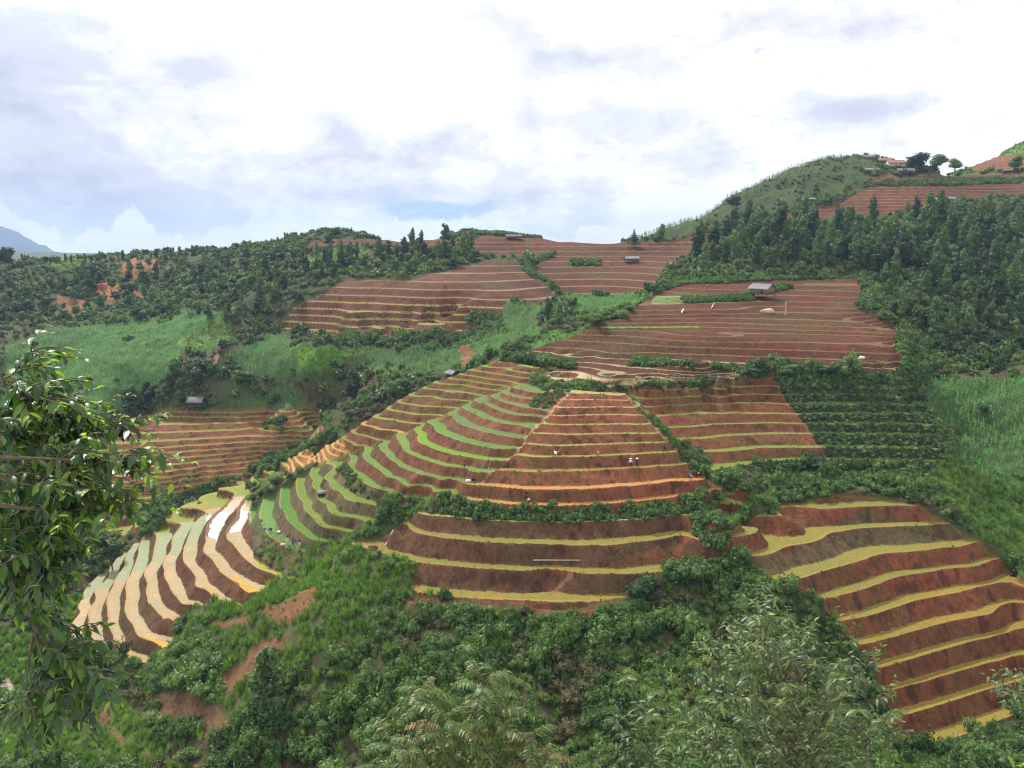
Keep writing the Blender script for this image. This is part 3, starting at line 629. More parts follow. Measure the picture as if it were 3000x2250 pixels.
def build_land():
    # surface classes become separate named pieces of ground, cut from one continuous sheet
    names = ['hillside', 'terraced_hillside', 'corn_field', 'grass_slope', 'flooded_paddy_fields']
    c2 = np.where(ter > .5, 1, 0)
    c2 = np.where((cls == CLS['corn']) & (ter < .5), 2, c2)
    c2 = np.where(((cls == CLS['grass']) | (cls == CLS['bright']) | (cls == CLS['meadow'])) & (ter < .5), 3, c2)
    c2 = np.where(reg == NREG['paddies'], 4, c2)
    fc = c2[:-1, :-1]
    idx = np.arange(NR * NTH).reshape(NR, NTH)
    quads = np.stack([idx[:-1, :-1], idx[:-1, 1:], idx[1:, 1:], idx[1:, :-1]], -1)
    co = np.stack([GX, GY, GZ], -1).reshape(-1, 3)
    for ci, nm in enumerate(names):
        q = quads[fc == ci]
        used, inv = np.unique(q, return_inverse=True)
        me = bpy.data.meshes.new(nm)
        me.vertices.add(len(used)); me.vertices.foreach_set('co', co[used].astype(np.float32).ravel())
        me.loops.add(q.size); me.loops.foreach_set('vertex_index', inv.reshape(-1).astype(np.int32))
        me.polygons.add(len(q)); me.polygons.foreach_set('loop_start', np.arange(0, q.size, 4, dtype=np.int32))
        me.polygons.foreach_set('loop_total', np.full(len(q), 4, np.int32))
        me.update(calc_edges=True)
        for an, arr in (('lev', lev), ('ter', ter), ('afr', afr), ('wet', wet)):
            a = me.attributes.new(an, 'FLOAT', 'POINT'); a.data.foreach_set('value', arr.reshape(-1)[used].astype(np.float32))
        for an, arr in (('tcol', tcol), ('gcol', gcol)):
            a = me.attributes.new(an, 'FLOAT_COLOR', 'POINT')
            cc = np.c_[arr.reshape(-1, 3)[used], np.ones(len(used))]
            a.data.foreach_set('color', np.clip(cc, 0, 1).astype(np.float32).ravel())
        me.materials.append(land_mat)
        o = bpy.data.objects.new(nm, me); C.objects.link(o)
        o['kind'] = 'structure'
build_land()
def ground_z(x, y):
    th = math.atan2(x, y); r = math.hypot(x, y)
    j = (th - fth[0]) / (fth[1] - fth[0]); i = int(np.searchsorted(frr, r)) - 1
    j0 = int(max(0, min(NTH - 2, math.floor(j)))); i = max(0, min(NR - 2, i))
    s = (r - frr[i]) / (frr[i + 1] - frr[i]); t = j - j0
    return float((GZ[i, j0] * (1 - t) + GZ[i, j0 + 1] * t) * (1 - s) + (GZ[i + 1, j0] * (1 - t) + GZ[i + 1, j0 + 1] * t) * s)
def hit(u, v, rmin=60):
    """where the sight line through a photo pixel meets the land"""
    x, y, w = [float(q) for q in dirs(u, v)]; n = math.hypot(x, y); th = math.atan2(x, y); e = w / n
    j = int(round((th - fth[0]) / (fth[1] - fth[0])))
    col = E1[:, j]
    k = np.where((col >= e) & (frr > rmin))[0]
    i = int(k[0]) if len(k) else int(np.argmax(np.where(frr > rmin, col, -9)))
    if len(k) and i > 0:
        e0, e1 = col[i - 1], col[i]; t = (e - e0) / max(1e-9, e1 - e0); t = min(1, max(0, t))
        r = frr[i - 1] + (frr[i] - frr[i - 1]) * t
    else: r = frr[i]
    X, Y = math.sin(th) * r, math.cos(th) * r
    return Vector((X, Y, ground_z(X, Y)))
# ------------------------------------------------------------------ leaf and bark materials
def leaf_material(name, dark, light, trans=.25, tip=None, rough=.55, spec=.3, scale=.5):
    t = material(name)
    oi = t.n('ShaderNodeObjectInfo')
    rnd = oi.outputs['Random']
    nz = t.noise(t.objvec(), scale, 3, .6)
    patch = t.noise(oi.outputs['Location'], .055, 3, .6)
    geo = t.n('ShaderNodeNewGeometry')
    isl = geo.outputs['Random Per Island']
    f = t.math('ADD', t.math('MULTIPLY', rnd, .5), t.math('ADD', t.math('MULTIPLY', isl, .5), t.math('MULTIPLY', t.math('SUBTRACT', t.math('ADD', nz, patch), 1.0), .8)), clamp=True)
    p = [(0.0, dark), (0.85, light)]
    if tip: p.append((1.0, tip))
    col = t.ramp(f, p)
    b = t.bsdf(col, rough, spec)
    tr = t.n('ShaderNodeBsdfTranslucent'); t.l(t.mix(1.0, col, (1.5, 1.6, .7), 'MULTIPLY'), tr.inputs[0])
    mx = t.n('ShaderNodeMixShader'); mx.inputs[0].default_value = trans
    t.l(b.outputs[0], mx.inputs[1]); t.l(tr.outputs[0], mx.inputs[2])
    return t.out(mx.outputs[0])
def plain_material(name, col, rough=.8, var=.3, scale=4, spec=.2, stretch=(1, 1, 1), metal=0):
    t = material(name)
    nz = t.noise(t.objvec(stretch), scale, 5, .6)
    c = t.mix(1.0, col, t.ramp(nz, [(.3, 1 - var), (.7, 1 + var)]), 'MULTIPLY')
    b = t.bsdf(c, rough, spec, t.bump(nz, .3, .02)); b.inputs['Metallic'].default_value = metal
    return t.out(b.outputs[0])
M_SCRUB = leaf_material('scrub_leaf', (.026, .062, .018), (.135, .24, .06), tip=(.25, .34, .10))
M_SCRUB2 = leaf_material('scrub_leaf_brown', (.04, .05, .025), (.16, .155, .07), tip=(.22, .15, .09))
M_FOREST = leaf_material('forest_leaf', (.045, .08, .034), (.17, .25, .08), tip=(.27, .34, .12))
M_DARK = leaf_material('dark_leaf', (0.0198, 0.0418, 0.022), (0.066, 0.116, 0.0462), trans=.2)
M_MID = leaf_material('mid_leaf', (0.042, 0.078, 0.0312), (0.144, 0.228, 0.072), trans=.25)
M_CORN = leaf_material('corn_leaf', (.06, .17, .045), (.21, .48, .12), tip=(.36, .58, .19))
M_CORNF = leaf_material('corn_leaf_dry', (0.0625, 0.112, 0.0375), (0.188, 0.25, 0.0938), tip=(0.312, 0.338, 0.175))
M_GRASS = leaf_material('grass_blade', (.06, .12, .03), (.19, .33, .07), tip=(.34, .42, .14), trans=.3)
M_HEDGE = leaf_material('hedge_leaf', (0.035, 0.075, 0.0275), (0.15, 0.25, 0.0688), tip=(0.263, 0.338, 0.112))
M_BARK = plain_material('bark', (.12, .09, .06), .9, .5, 6, stretch=(1, 1, .3))

# ------------------------------------------------------------------ mesh makers (numpy)
def mesh_obj(name, V, F, mats, parent=None, mi=None, link=True, smooth=False):
    """V (n,3); F list of (array of faces)"""
    me = bpy.data.meshes.new(name)
    V = np.asarray(V, np.float32)
    me.vertices.add(len(V)); me.vertices.foreach_set('co', V.ravel())
    li = []; ls = []; lt = []; s = 0
    for A in F:
        A = np.asarray(A, np.int32); n = A.shape[1]
        li.append(A.ravel()); ls.append(np.arange(len(A), dtype=np.int32) * n + s); lt.append(np.full(len(A), n, np.int32)); s += A.size
    me.loops.add(s); me.loops.foreach_set('vertex_index', np.concatenate(li))
    me.polygons.add(sum(len(x) for x in ls)); me.polygons.foreach_set('loop_start', np.concatenate(ls)); me.polygons.foreach_set('loop_total', np.concatenate(lt))
    if mi is not None: me.polygons.foreach_set('material_index', np.concatenate(mi).astype(np.int32))
    if smooth: me.polygons.foreach_set('use_smooth', np.ones(sum(len(x) for x in ls), bool))
    me.update(calc_edges=True)
    for m in (mats if isinstance(mats, (list, tuple)) else [mats]): me.materials.append(m)
    o = bpy.data.objects.new(name, me)
    if link: C.objects.link(o)
    if parent is not None: o.parent = parent
    return o
def unit(a): return a / np.maximum(1e-9, np.linalg.norm(a, axis=-1, keepdims=True))
def leaf_quads(P, N, size, aspect=1.7, droop=0.0):
    """a diamond-shaped leaf at each point P facing N"""
    n = len(P)
    r = rng.normal(size=(n, 3)); r[:, 2] -= droop
    a = unit(np.cross(N, r)); b = unit(np.cross(N, a))
    s = (np.asarray(size) * np.ones(n))[:, None]
    V = np.stack([P - a * s * .5 * aspect, P + b * s * .5, P + a * s * .5 * aspect, P - b * s * .5], 1).reshape(-1, 3)
    return V, np.arange(4 * n).reshape(n, 4)
def lobes_cloud(lobes, n, up=.35):
    """points on the skins of ellipsoid lobes (x,y,z,rx,ry,rz), kept where they are not deep inside another"""
    L_ = np.array(lobes, float); w = (L_[:, 3] * L_[:, 4] + L_[:, 4] * L_[:, 5] + L_[:, 3] * L_[:, 5]); w /= w.sum()
    k = rng.choice(len(L_), n * 2, p=w); d = unit(rng.normal(size=(n * 2, 3)))
    q = L_[k, :3] + d * L_[k, 3:] * rng.uniform(.72, 1.08, (n * 2, 1))
    keep = np.ones(len(q), bool)
    for l in L_:
        keep &= (((q - l[:3]) / l[3:]) ** 2).sum(1) > .45
    q, d = q[keep][:n], d[keep][:n]
    nn = unit(d + rng.normal(size=d.shape) * .55 + np.array([0, 0, up]))
    return q, nn
def ico(center, rad, sub=1, noise=.15):
    bm = bmesh.new(); bmesh.ops.create_icosphere(bm, subdivisions=sub, radius=1.0)
    V = np.array([v.co[:] for v in bm.verts]); F = np.array([[v.index for v in f.verts] for f in bm.faces]); bm.free()
    V = V * (1 + rng.uniform(-noise, noise, (len(V), 1)))
    return V * np.array(rad) + np.array(center), F
def tube(path, radii, sides=6):
    P = np.array(path, float); n = len(P)
    T_ = np.gradient(P, axis=0) if n > 2 else np.repeat((P[-1] - P[0])[None], n, 0)
    T_ = unit(T_); ref = np.array([0, 0, 1.]) if abs(T_[0][2]) < .9 else np.array([1., 0, 0])
    A = unit(np.cross(T_, ref)); B = np.cross(T_, A)
    an = np.linspace(0, 2 * np.pi, sides, endpoint=False)
    V = P[:, None] + (A[:, None] * np.cos(an)[None, :, None] + B[:, None] * np.sin(an)[None, :, None]) * np.asarray(radii, float)[:, None, None]
    V = V.reshape(-1, 3); F = []
    for i in range(n - 1):
        for j in range(sides):
            F.append([i * sides + j, i * sides + (j + 1) % sides, (i + 1) * sides + (j + 1) % sides, (i + 1) * sides + j])
    return V, np.array(F)
class Bag:
    """collects pieces of one mesh"""
    def __init__(s): s.V = []; s.F = {}; s.n = 0; s.M = {}
    def add(s, V, F, m=0):
        F = np.asarray(F); s.V.append(np.asarray(V, float)); s.F.setdefault(F.shape[1], []).append(F + s.n); s.M.setdefault(F.shape[1], []).append(np.full(len(F), m)); s.n += len(V)
    def box(s, c, d, m=0, rz=0.0, rx=0.0, ry=0.0):
        x, y, z = [q / 2 for q in d]
        V = np.array([[a, b, e] for a in (-x, x) for b in (-y, y) for e in (-z, z)])
        Mx = np.array(Matrix.Rotation(rz, 3, 'Z') @ Matrix.Rotation(ry, 3, 'Y') @ Matrix.Rotation(rx, 3, 'X'))
        s.add(V @ Mx.T + np.array(c), [[0, 1, 3, 2], [4, 6, 7, 5], [0, 4, 5, 1], [2, 3, 7, 6], [0, 2, 6, 4], [1, 5, 7, 3]], m)
    def tube(s, path, radii, sides=6, m=0):
        V, F = tube(path, radii, sides); s.add(V, F, m)
    def build(s, name, mats, parent=None, link=True, smooth=False):
        ks = sorted(s.F)
        return mesh_obj(name, np.concatenate(s.V), [np.concatenate(s.F[k]) for k in ks], mats, parent, [np.concatenate(s.M[k]) for k in ks], link, smooth)

def proto_bush(nl, size, seedlobes=5, mat=None, core=.62, flat=.8, name='bush'):
    lb = [(rng.uniform(-.65, .65), rng.uniform(-.65, .65), rng.uniform(.15, .8) * flat, *(rng.uniform(.24, .58) * np.array([1, 1, .85]))) for _ in range(seedlobes + 2)]
    b = Bag()
    for l in lb:
        V, F = ico(l[:3], np.array(l[3:]) * core * 1.15, 1, .3); b.add(V, F)
    q, n = lobes_cloud(lb, nl)
    V, F = leaf_quads(q, n, rng.uniform(.6, 1.5, len(q)) * size, 2.1); b.add(V, F)
    for _ in range(9):                             # shoots standing out of the mass
        a = rng.uniform(0, 6.28); r = rng.uniform(.1, .75); top = rng.uniform(.75, 1.25) * flat + .25; k = 12
        z = np.linspace(.3, top, k); P_ = np.c_[r * math.cos(a) + rng.normal(0, .05, k), r * math.sin(a) + rng.normal(0, .05, k), z]
        V, F = leaf_quads(P_, unit(rng.normal(size=(k, 3)) + np.array([0, 0, .5])), size * rng.uniform(.7, 1.3, k), 2.6); b.add(V, F)
    return b.build(name, mat, link=False)
def proto_grass(nb, h, mat, spread=.35, w=.05, name='tuft', lean=.45):
    b = Bag(); V = []; F = []
    for i in range(nb):
        a = rng.uniform(0, 6.28); r0 = rng.uniform(0, spread); x, y = r0 * math.cos(a), r0 * math.sin(a)
        l = rng.uniform(.6, 1.1) * h; le = rng.uniform(.2, 1) * lean * l; dx, dy = math.cos(a) * le, math.sin(a) * le; px, py = -math.sin(a) * w, math.cos(a) * w
        k = len(V)
        V += [(x - px, y - py, 0), (x + px, y + py, 0), (x + dx * .4 + px, y + dy * .4 + py, l * .6), (x + dx * .4 - px, y + dy * .4 - py, l * .6), (x + dx, y + dy, l)]
        F.append((k, k + 1, k + 2, k + 3)); b.add(V[k:], [[0, 1, 2, 3]]); b.add([V[k + 3], V[k + 2], V[k + 4]], [[0, 1, 2]])
    return b.build(name, mat, link=False)
def proto_corn(mat, nm='corn_plant'):
    b = Bag(); b.tube([(0, 0, 0), (0, 0, 1.7)], [.025, .015], 3)
    for i in range(8):
        a = rng.uniform(0, 6.28); z = .25 + i * .19; ca, sa = math.cos(a), math.sin(a); L0 = rng.uniform(.5, .8); w = .06
        p = [(0, z), (L0 * .5, z + .38), (L0, z + .18)]
        for (r0, z0), (r1, z1), w0, w1 in ((p[0], p[1], w * .6, w), (p[1], p[2], w, .012)):
            b.add([(ca * r0 - sa * w0, sa * r0 + ca * w0, z0), (ca * r0 + sa * w0, sa * r0 - ca * w0, z0), (ca * r1 + sa * w1, sa * r1 - ca * w1, z1), (ca * r1 - sa * w1, sa * r1 + ca * w1, z1)], [[0, 1, 2, 3]])
    V, F = leaf_quads(np.array([[0, 0, 1.85], [.03, 0, 1.8]]), np.array([[1., 0, 0], [0, 1., 0]]), .08, 3); b.add(V, F)
    return b.build(nm, mat, link=False)

# ------------------------------------------------------------------ scattering of uncountable growth
DTH = fth[1] - fth[0]; DR = np.gradient(frr)
AREA = (GR * DTH) * DR[:, None]
def sample(mask, spacing, seen_only=True):
    m = mask & seen if seen_only else mask
    I, J = np.where(m)
    n = rng.poisson(AREA[I, J] / np.broadcast_to(np.asarray(spacing), GR.shape)[I, J] ** 2)
    I = np.repeat(I, n); J = np.repeat(J, n)
    I1 = np.minimum(I + 1, NR - 1); J1 = np.minimum(J + 1, NTH - 1)
    s = rng.uniform(0, 1, len(I)); t = rng.uniform(0, 1, len(I))
    th = fth[J] + (fth[J1] - fth[J]) * t; r = frr[I] + (frr[I1] - frr[I]) * s
    z = (GZ[I, J] * (1 - t) + GZ[I, J1] * t) * (1 - s) + (GZ[I1, J] * (1 - t) + GZ[I1, J1] * t) * s
    return np.c_[np.sin(th) * r, np.cos(th) * r, z]
def scatter(name, P, scl, proto, tilt=.12, label=None, category=None):
    n = len(P)
    if n == 0: return
    me = bpy.data.meshes.new(name); me.vertices.add(n); me.vertices.foreach_set('co', P.astype(np.float32).ravel())
    a = me.attributes.new('rot', 'FLOAT_VECTOR', 'POINT'); rot = np.c_[rng.normal(0, tilt, (n, 2)), rng.uniform(0, 6.28, n)]
    a.data.foreach_set('vector', rot.astype(np.float32).ravel())
    a = me.attributes.new('scl', 'FLOAT_VECTOR', 'POINT')
    sc = (scl * np.ones(n))[:, None] * rng.uniform(.85, 1.15, (n, 3)); a.data.foreach_set('vector', sc.astype(np.float32).ravel())
    o = bpy.data.objects.new(name, me); C.objects.link(o)
    ng = bpy.data.node_groups.new('scatter', 'GeometryNodeTree')
    ng.interface.new_socket('Geometry', in_out='INPUT', socket_type='NodeSocketGeometry'); ng.interface.new_socket('Geometry', in_out='OUTPUT', socket_type='NodeSocketGeometry')
    gi = ng.nodes.new('NodeGroupInput'); go = ng.nodes.new('NodeGroupOutput'); ip = ng.nodes.new('GeometryNodeInstanceOnPoints'); ob = ng.nodes.new('GeometryNodeObjectInfo')
    ob.inputs['Object'].default_value = proto; ob.inputs['As Instance'].default_value = True
    for an, sock in (('rot', 'Rotation'), ('scl', 'Scale')):
        q = ng.nodes.new('GeometryNodeInputNamedAttribute'); q.data_type = 'FLOAT_VECTOR'; q.inputs['Name'].default_value = an
        ng.links.new(q.outputs['Attribute'], ip.inputs[sock])
    mp = ng.nodes.new('GeometryNodeMeshToPoints')
    ng.links.new(gi.outputs[0], mp.inputs[0]); ng.links.new(mp.outputs[0], ip.inputs['Points']); ng.links.new(ob.outputs['Geometry'], ip.inputs['Instance']); ng.links.new(ip.outputs[0], go.inputs[0])
    md = o.modifiers.new('scatter', 'NODES'); md.node_group = ng
    o['kind'] = 'stuff'; o['label'] = label or name.replace('_', ' '); o['category'] = category or 'undergrowth'
    return o
def zone(*polys):
    m = np.zeros(GR.shape, bool)
    for p, r0, r1 in polys: m |= mark(p, r0, r1)
    return m
M_SCRUBL = leaf_material('scrub_leaf_light', (.06, .11, .03), (.18, .27, .07), tip=(.28, .33, .12))
near_bush = [proto_bush(560, .085, 6, M_SCRUB), proto_bush(520, .10, 4, M_SCRUB, flat=1.3), proto_bush(520, .08, 7, M_SCRUBL)] + [proto_bush(420, .085, 5, M_SCRUB2)]
far_bush = [proto_bush(90, .24, 4, M_FOREST) for _ in range(2)] + [proto_bush(80, .24, 4, M_DARK)]
hedge_bush = [proto_bush(190, .15, 5, M_HEDGE) for _ in range(2)]; dark_hedge = [proto_bush(120, .18, 5, M_DARK), proto_bush(120, .18, 4, M_FOREST)]
tuft = proto_grass(34, 1.0, M_GRASS, .35, .035)
tuft_far = proto_grass(16, 1.0, M_GRASS, .4, .07)
corn = proto_corn(M_CORN); corn_far = proto_corn(M_CORNF)

F_ = lambda n: cls == CLS[n]
scrubby = (F_('scrub')) & (GR < 235) & (GR > 70)
dens = fbm(GX, GY, 12, 3, 90)
def split(P, k):
    q = rng.integers(0, k, len(P)); return [P[q == i] for i in range(k)]
P = sample(scrubby & (dens > -.55), np.interp(GR, [80, 120, 230], [1.15, 1.45, 2.0]))
w_ = rng.choice(4, len(P), p=[.3, .28, .24, .18]); w_ = np.where(vnoise(P[:, 0] / 7, P[:, 1] / 7, 55) > .22, 3, w_); w_ = np.where(vnoise(P[:, 0] / 9, P[:, 1] / 9, 56) > .24, 2, w_)
for i in range(4):
    q = P[w_ == i]; scatter('scrub', q, np.clip(rng.lognormal(.02, .36, len(q)), .4, 2.4) * [1.15, 1.25, .95, .9][i], near_bush[i], label='dense green scrub covering the slopes below and between the terraces', category='scrub')
P = sample(scrubby & (GR < 150), 9.0); scatter('scrub', P, rng.uniform(2.0, 3.2, len(P)), near_bush[0], label='taller rounded bushes standing out of the scrub slope', category='scrub')
# forest understorey on the farther hills
far = (F_('forest') | (F_('scrub') & (GR >= 235))) & (GR < 620)
P = sample(far, np.interp(GR, [190, 300, 450], [1.7, 2.2, 3.0]))
w_ = rng.choice(3, len(P), p=[.44, .42, .14])
for i in range(3):
    q = P[w_ == i]; scatter('forest_undergrowth', q, np.clip(rng.lognormal(0, .38, len(q)), .45, 2.3), far_bush[i], label='bushy undergrowth of the wooded hillsides', category='undergrowth')
# corn
P = sample(F_('corn') & (GR < 225), .8); scatter('corn_field_plants', P, rng.uniform(.45, .8, len(P)), corn, .08, 'green maize standing on the slope at the right edge', 'corn')
P = sample(F_('corn') & (GR >= 225) & (GR < 350), np.interp(GR, [225, 350], [.85, 1.05])); scatter('corn_field_plants', P, rng.uniform(.35, .7, len(P)), corn, .08, 'green maize filling the hollows behind the terraced spur', 'corn')
P = sample(F_('corn') & (GR >= 350), 1.9); scatter('corn_field_plants', P, rng.uniform(.8, 1.35, len(P)), corn_far, .1, 'pale maize covering the round hilltop at upper right', 'corn')
# odd bushes inside the corn
P = sample(F_('corn') & (dens > .25), 7.0); scatter('scrub', P, rng.uniform(.7, 1.4, len(P)), far_bush[2], label='dark bushes dotted through the maize', category='scrub')
P = sample(F_('corn') & (GR >= 350) & (dens > -.1), 4.5); scatter('scrub', P, rng.uniform(.5, 1.1, len(P)), far_bush[2], label='small dark bushes dotting the round maize hilltop', category='scrub')
P = sample(zone((T('C', '1440,170 1560,130 1700,140 1820,180 1830,215 1720,240 1480,235'), 430, 580)), 2.2, False); scatter('scrub', P, rng.uniform(1.6, 2.6, len(P)), far_bush[2], label='dark thicket under the trees beside the hilltop houses', category='scrub')
# grass
P = sample(F_('grass') & (GR < 210), np.interp(GR, [90, 200], [.75, .95])); scatter('long_grass', P, rng.uniform(.6, 1.4, len(P)), tuft, .2, 'long bright grass on the banks beside the terraces', 'grass')
P = sample((F_('grass') & (GR >= 210)) | F_('bright'), 1.3); scatter('long_grass', P, rng.uniform(.5, 1.0, len(P)), tuft_far, .2, 'bright grass patches on the far slopes', 'grass')
P = sample(F_('grass') & (GR < 210) & (dens > -.15) & ~((GX < -28) & (GR > 105)), 1.9)
for i, q in enumerate(split(P, 2)): scatter('scrub', q, rng.uniform(.4, 1.2, len(q)), near_bush[i + 1], label='low bushes growing among the long grass', category='scrub')
P = sample((F_('scrub')) & (GR < 150), 1.7); scatter('long_grass', P, rng.uniform(.8, 1.5, len(P)), tuft, .25, 'grass blades growing through the scrub slope', 'grass')
P = sample(F_('soil') & (GR < 200) & (dens > 0), 1.6); scatter('long_grass', P, rng.uniform(.3, .7, len(P)), tuft, .25, 'sparse grass on the red slips of earth', 'grass')
P = sample(F_('meadow'), .8); scatter('long_grass', P, rng.uniform(.3, .8, len(P)), tuft, .3, 'short grass on the bank above the flooded paddies', 'grass')
P = sample(F_('meadow'), 3.0); scatter('scrub', P, rng.uniform(.4, .8, len(P)), near_bush[3], label='low brownish bushes on the bank above the flooded paddies', category='scrub')
# overgrown terraces and hedged banks
gfr = np.ceil(lev) - lev
ov = F_('hedge') & (ter > .5)
P = sample(ov & (gfr > .80), .42)
for q, pr in zip(split(P, 2), hedge_bush): scatter('terrace_growth', q, rng.uniform(.28, .5, len(q)), pr, label='light leafy growth along the rims of the overgrown terraces', category='undergrowth')
P = sample(ov & (gfr > afr * 1.05) & (gfr < .8), .5)
for q, pr in zip(split(P, 2), dark_hedge): scatter('terrace_growth', q, rng.uniform(.3, .58, len(q)), pr, label='leafy growth hanging over the overgrown terrace banks', category='undergrowth')
P = sample(ov & (gfr < afr * .8), .75); scatter('terrace_growth', P, rng.uniform(.3, .6, len(P)), tuft, .3, 'pale green grass along the tops of the overgrown terraces', 'grass')
HEDGES = [
 (T('F', '60,1110 210,1090 310,1220 280,1330 350,1400 320,1480 200,1400 100,1260'), 110, 160),
 (T('E', '570,860 600,800 660,790 900,835 1200,850 1450,860 1800,845 2212,805 2212,895 1500,940 900,930 600,885'), 100, 160),
 (T('F', '0,1010 290,960 160,890 400,830 800,775 1650,790 1640,880 1580,960 1200,900 1000,980 620,1030 560,1120 450,1000 0,1110'), 120, 180),
 (T('Q', '335,925 640,955 1300,950 1900,925 1910,940 1300,980 900,1005 400,995 330,960'), 150, 190),
 (T('F', '350,240 430,150 540,190 750,155 950,180 1050,220 1400,200 1600,215 1560,330 1000,310 620,290 600,240'), 150, 230),
 (T('K', '1620,800 1850,730 2212,810 2212,890 2080,930 1900,1000 1560,1200 1200,1260 1150,1180 1400,1120 1600,1030 1800,930'), 110, 160),
 (T('K', '1270,350 1400,480 1520,640 1800,740 1700,800 1400,640 1250,480'), 120, 170),
 (T('Q', '290,1100 330,1060 450,1015 600,1015 480,1120 380,1140 300,1130'), 140, 180),
 (T('F', '20,720 110,700 150,760 150,850 60,820'), 130, 170), (T('Q', '1150,1150 1300,1220 1600,1560 1680,1659 1600,1659 1400,1400 1200,1200'), 130, 180),
 (T('Q', '1080,780 1200,740 1350,780 1600,790 1950,820 2000,860 1500,810 1100,805'), 170, 215),
 (T('F', '1560,400 1640,430 1720,560 1740,690 1650,800 1700,640 1640,560'), 130, 190),
 (T('V', '1550,300 1770,260 1760,380 1640,400 1580,340'), 230, 290), (T('V', '650,270 780,250 780,275 650,285'), 230, 290),
 (T('V', '2000,240 2100,250 2130,380 2060,330'), 200, 290), (T('V', '600,1000 760,900 1150,800 1450,730 1550,660 1560,700 1240,810 960,920 830,1010 700,1180 590,1190 560,1100'), 190, 260),
 (T('V', '1540,650 1700,560 1900,480 2000,440 2100,390 2212,400 1960,490 1760,600 1560,700'), 190, 260),
 (T('B', '1150,370 1250,380 1260,450 1400,540 1410,580 1330,520 1200,440'), 250, 420), (T('B', '1260,330 1380,310 1370,340 1270,360'), 250, 420),
 (T('B', '0,835 700,840 1050,790 1060,830 850,900 600,920 400,890 60,920 0,900'), 230, 330), (T('B', '800,690 1030,690 1050,800 900,800 820,760'), 230, 340),
 (T('B', '850,175 1080,185 1540,215 1540,235 1080,200 850,190'), 300, 560), (T('B', '1490,360 1680,365 1680,390 1490,390'), 250, 450),
 (T('B', '2100,500 2212,440 C 0,940 300,915 650,890 1130,900 1150,915 600,930 0,960 B 1950,600 1900,620'), 200, 340),
 (T('C', '1160,340 1300,290 1660,280 2200,270 2200,300 1660,315 1300,320'), 350, 520), (T('C', '1150,360 900,400 700,470 720,500 950,410'), 300, 500),
 (T('C', '1130,900 1190,1000 1150,1130 1400,1180 1460,1330 1420,1510 1700,1510 1600,1200 1350,1000'), 190, 320),
 (T('C', '0,1045 300,1040 440,1030 440,1060 0,1080'), 200, 320), (T('C', '560,990 680,960 700,985 600,1010'), 200, 320),
 (T('Q', '40,715 420,745 650,795 620,830 400,800 60,765'), 160, 210), (T('I', '280,240 380,290 560,440 600,560 800,900 1100,1500 900,1600 300,800 200,450'), 90, 150),
 (T('F', '1590,900 1700,960 1800,1160 1610,1050'), 120, 180), (T('D', '1700,300 2000,230 2120,140 2212,120 2212,150 1900,290 1690,390'), 180, 260),
]
for i, (p, r0, r1) in enumerate(HEDGES):
    i -= 1; big = r0 >= 230 or i in (1, 27)
    P = sample(mark(p, r0, r1), 1.4 if big else .72)
    for q, pr in zip(split(P, 2), hedge_bush):
        scatter('hedge_growth', q, rng.uniform(.75, 1.4, len(q)) * (1.1 if big else (.45 if i in (4, 5, 6, 8) else .55 if i == 2 else .8)), pr, label='dense hedge growth along a terrace bank', category='hedge')
P = sample((ter > .5) & (gfr > afr) & (GR < 175) & (dens > -.05), 1.5); scatter('terrace_growth', P, rng.uniform(.18, .5, len(P)), tuft, .4, 'tufts of grass growing on the earth walls of the terraces', 'grass')
P = sample((ter > .5) & (gfr > .95) & (GR < 170) & (GR > 90), .9); scatter('terrace_growth', P, rng.uniform(.12, .3, len(P)), tuft, .4, 'short grass along the terrace rims', 'grass')
# rice seedlings pricking through the nearer beds
rice = proto_grass(7, .28, M_CORN, .12, .012)
bedm = (ter > .5) & (gfr < afr * .92) & (GR < 150) & ((tcol[..., 1] > tcol[..., 0] * .72))
bedm &= (reg == NREG['nose'])
P = sample(bedm, .8); scatter('rice_seedlings', P, rng.uniform(.7, 1.2, len(P)), rice, .1, 'young rice seedlings in the terrace beds', 'rice')

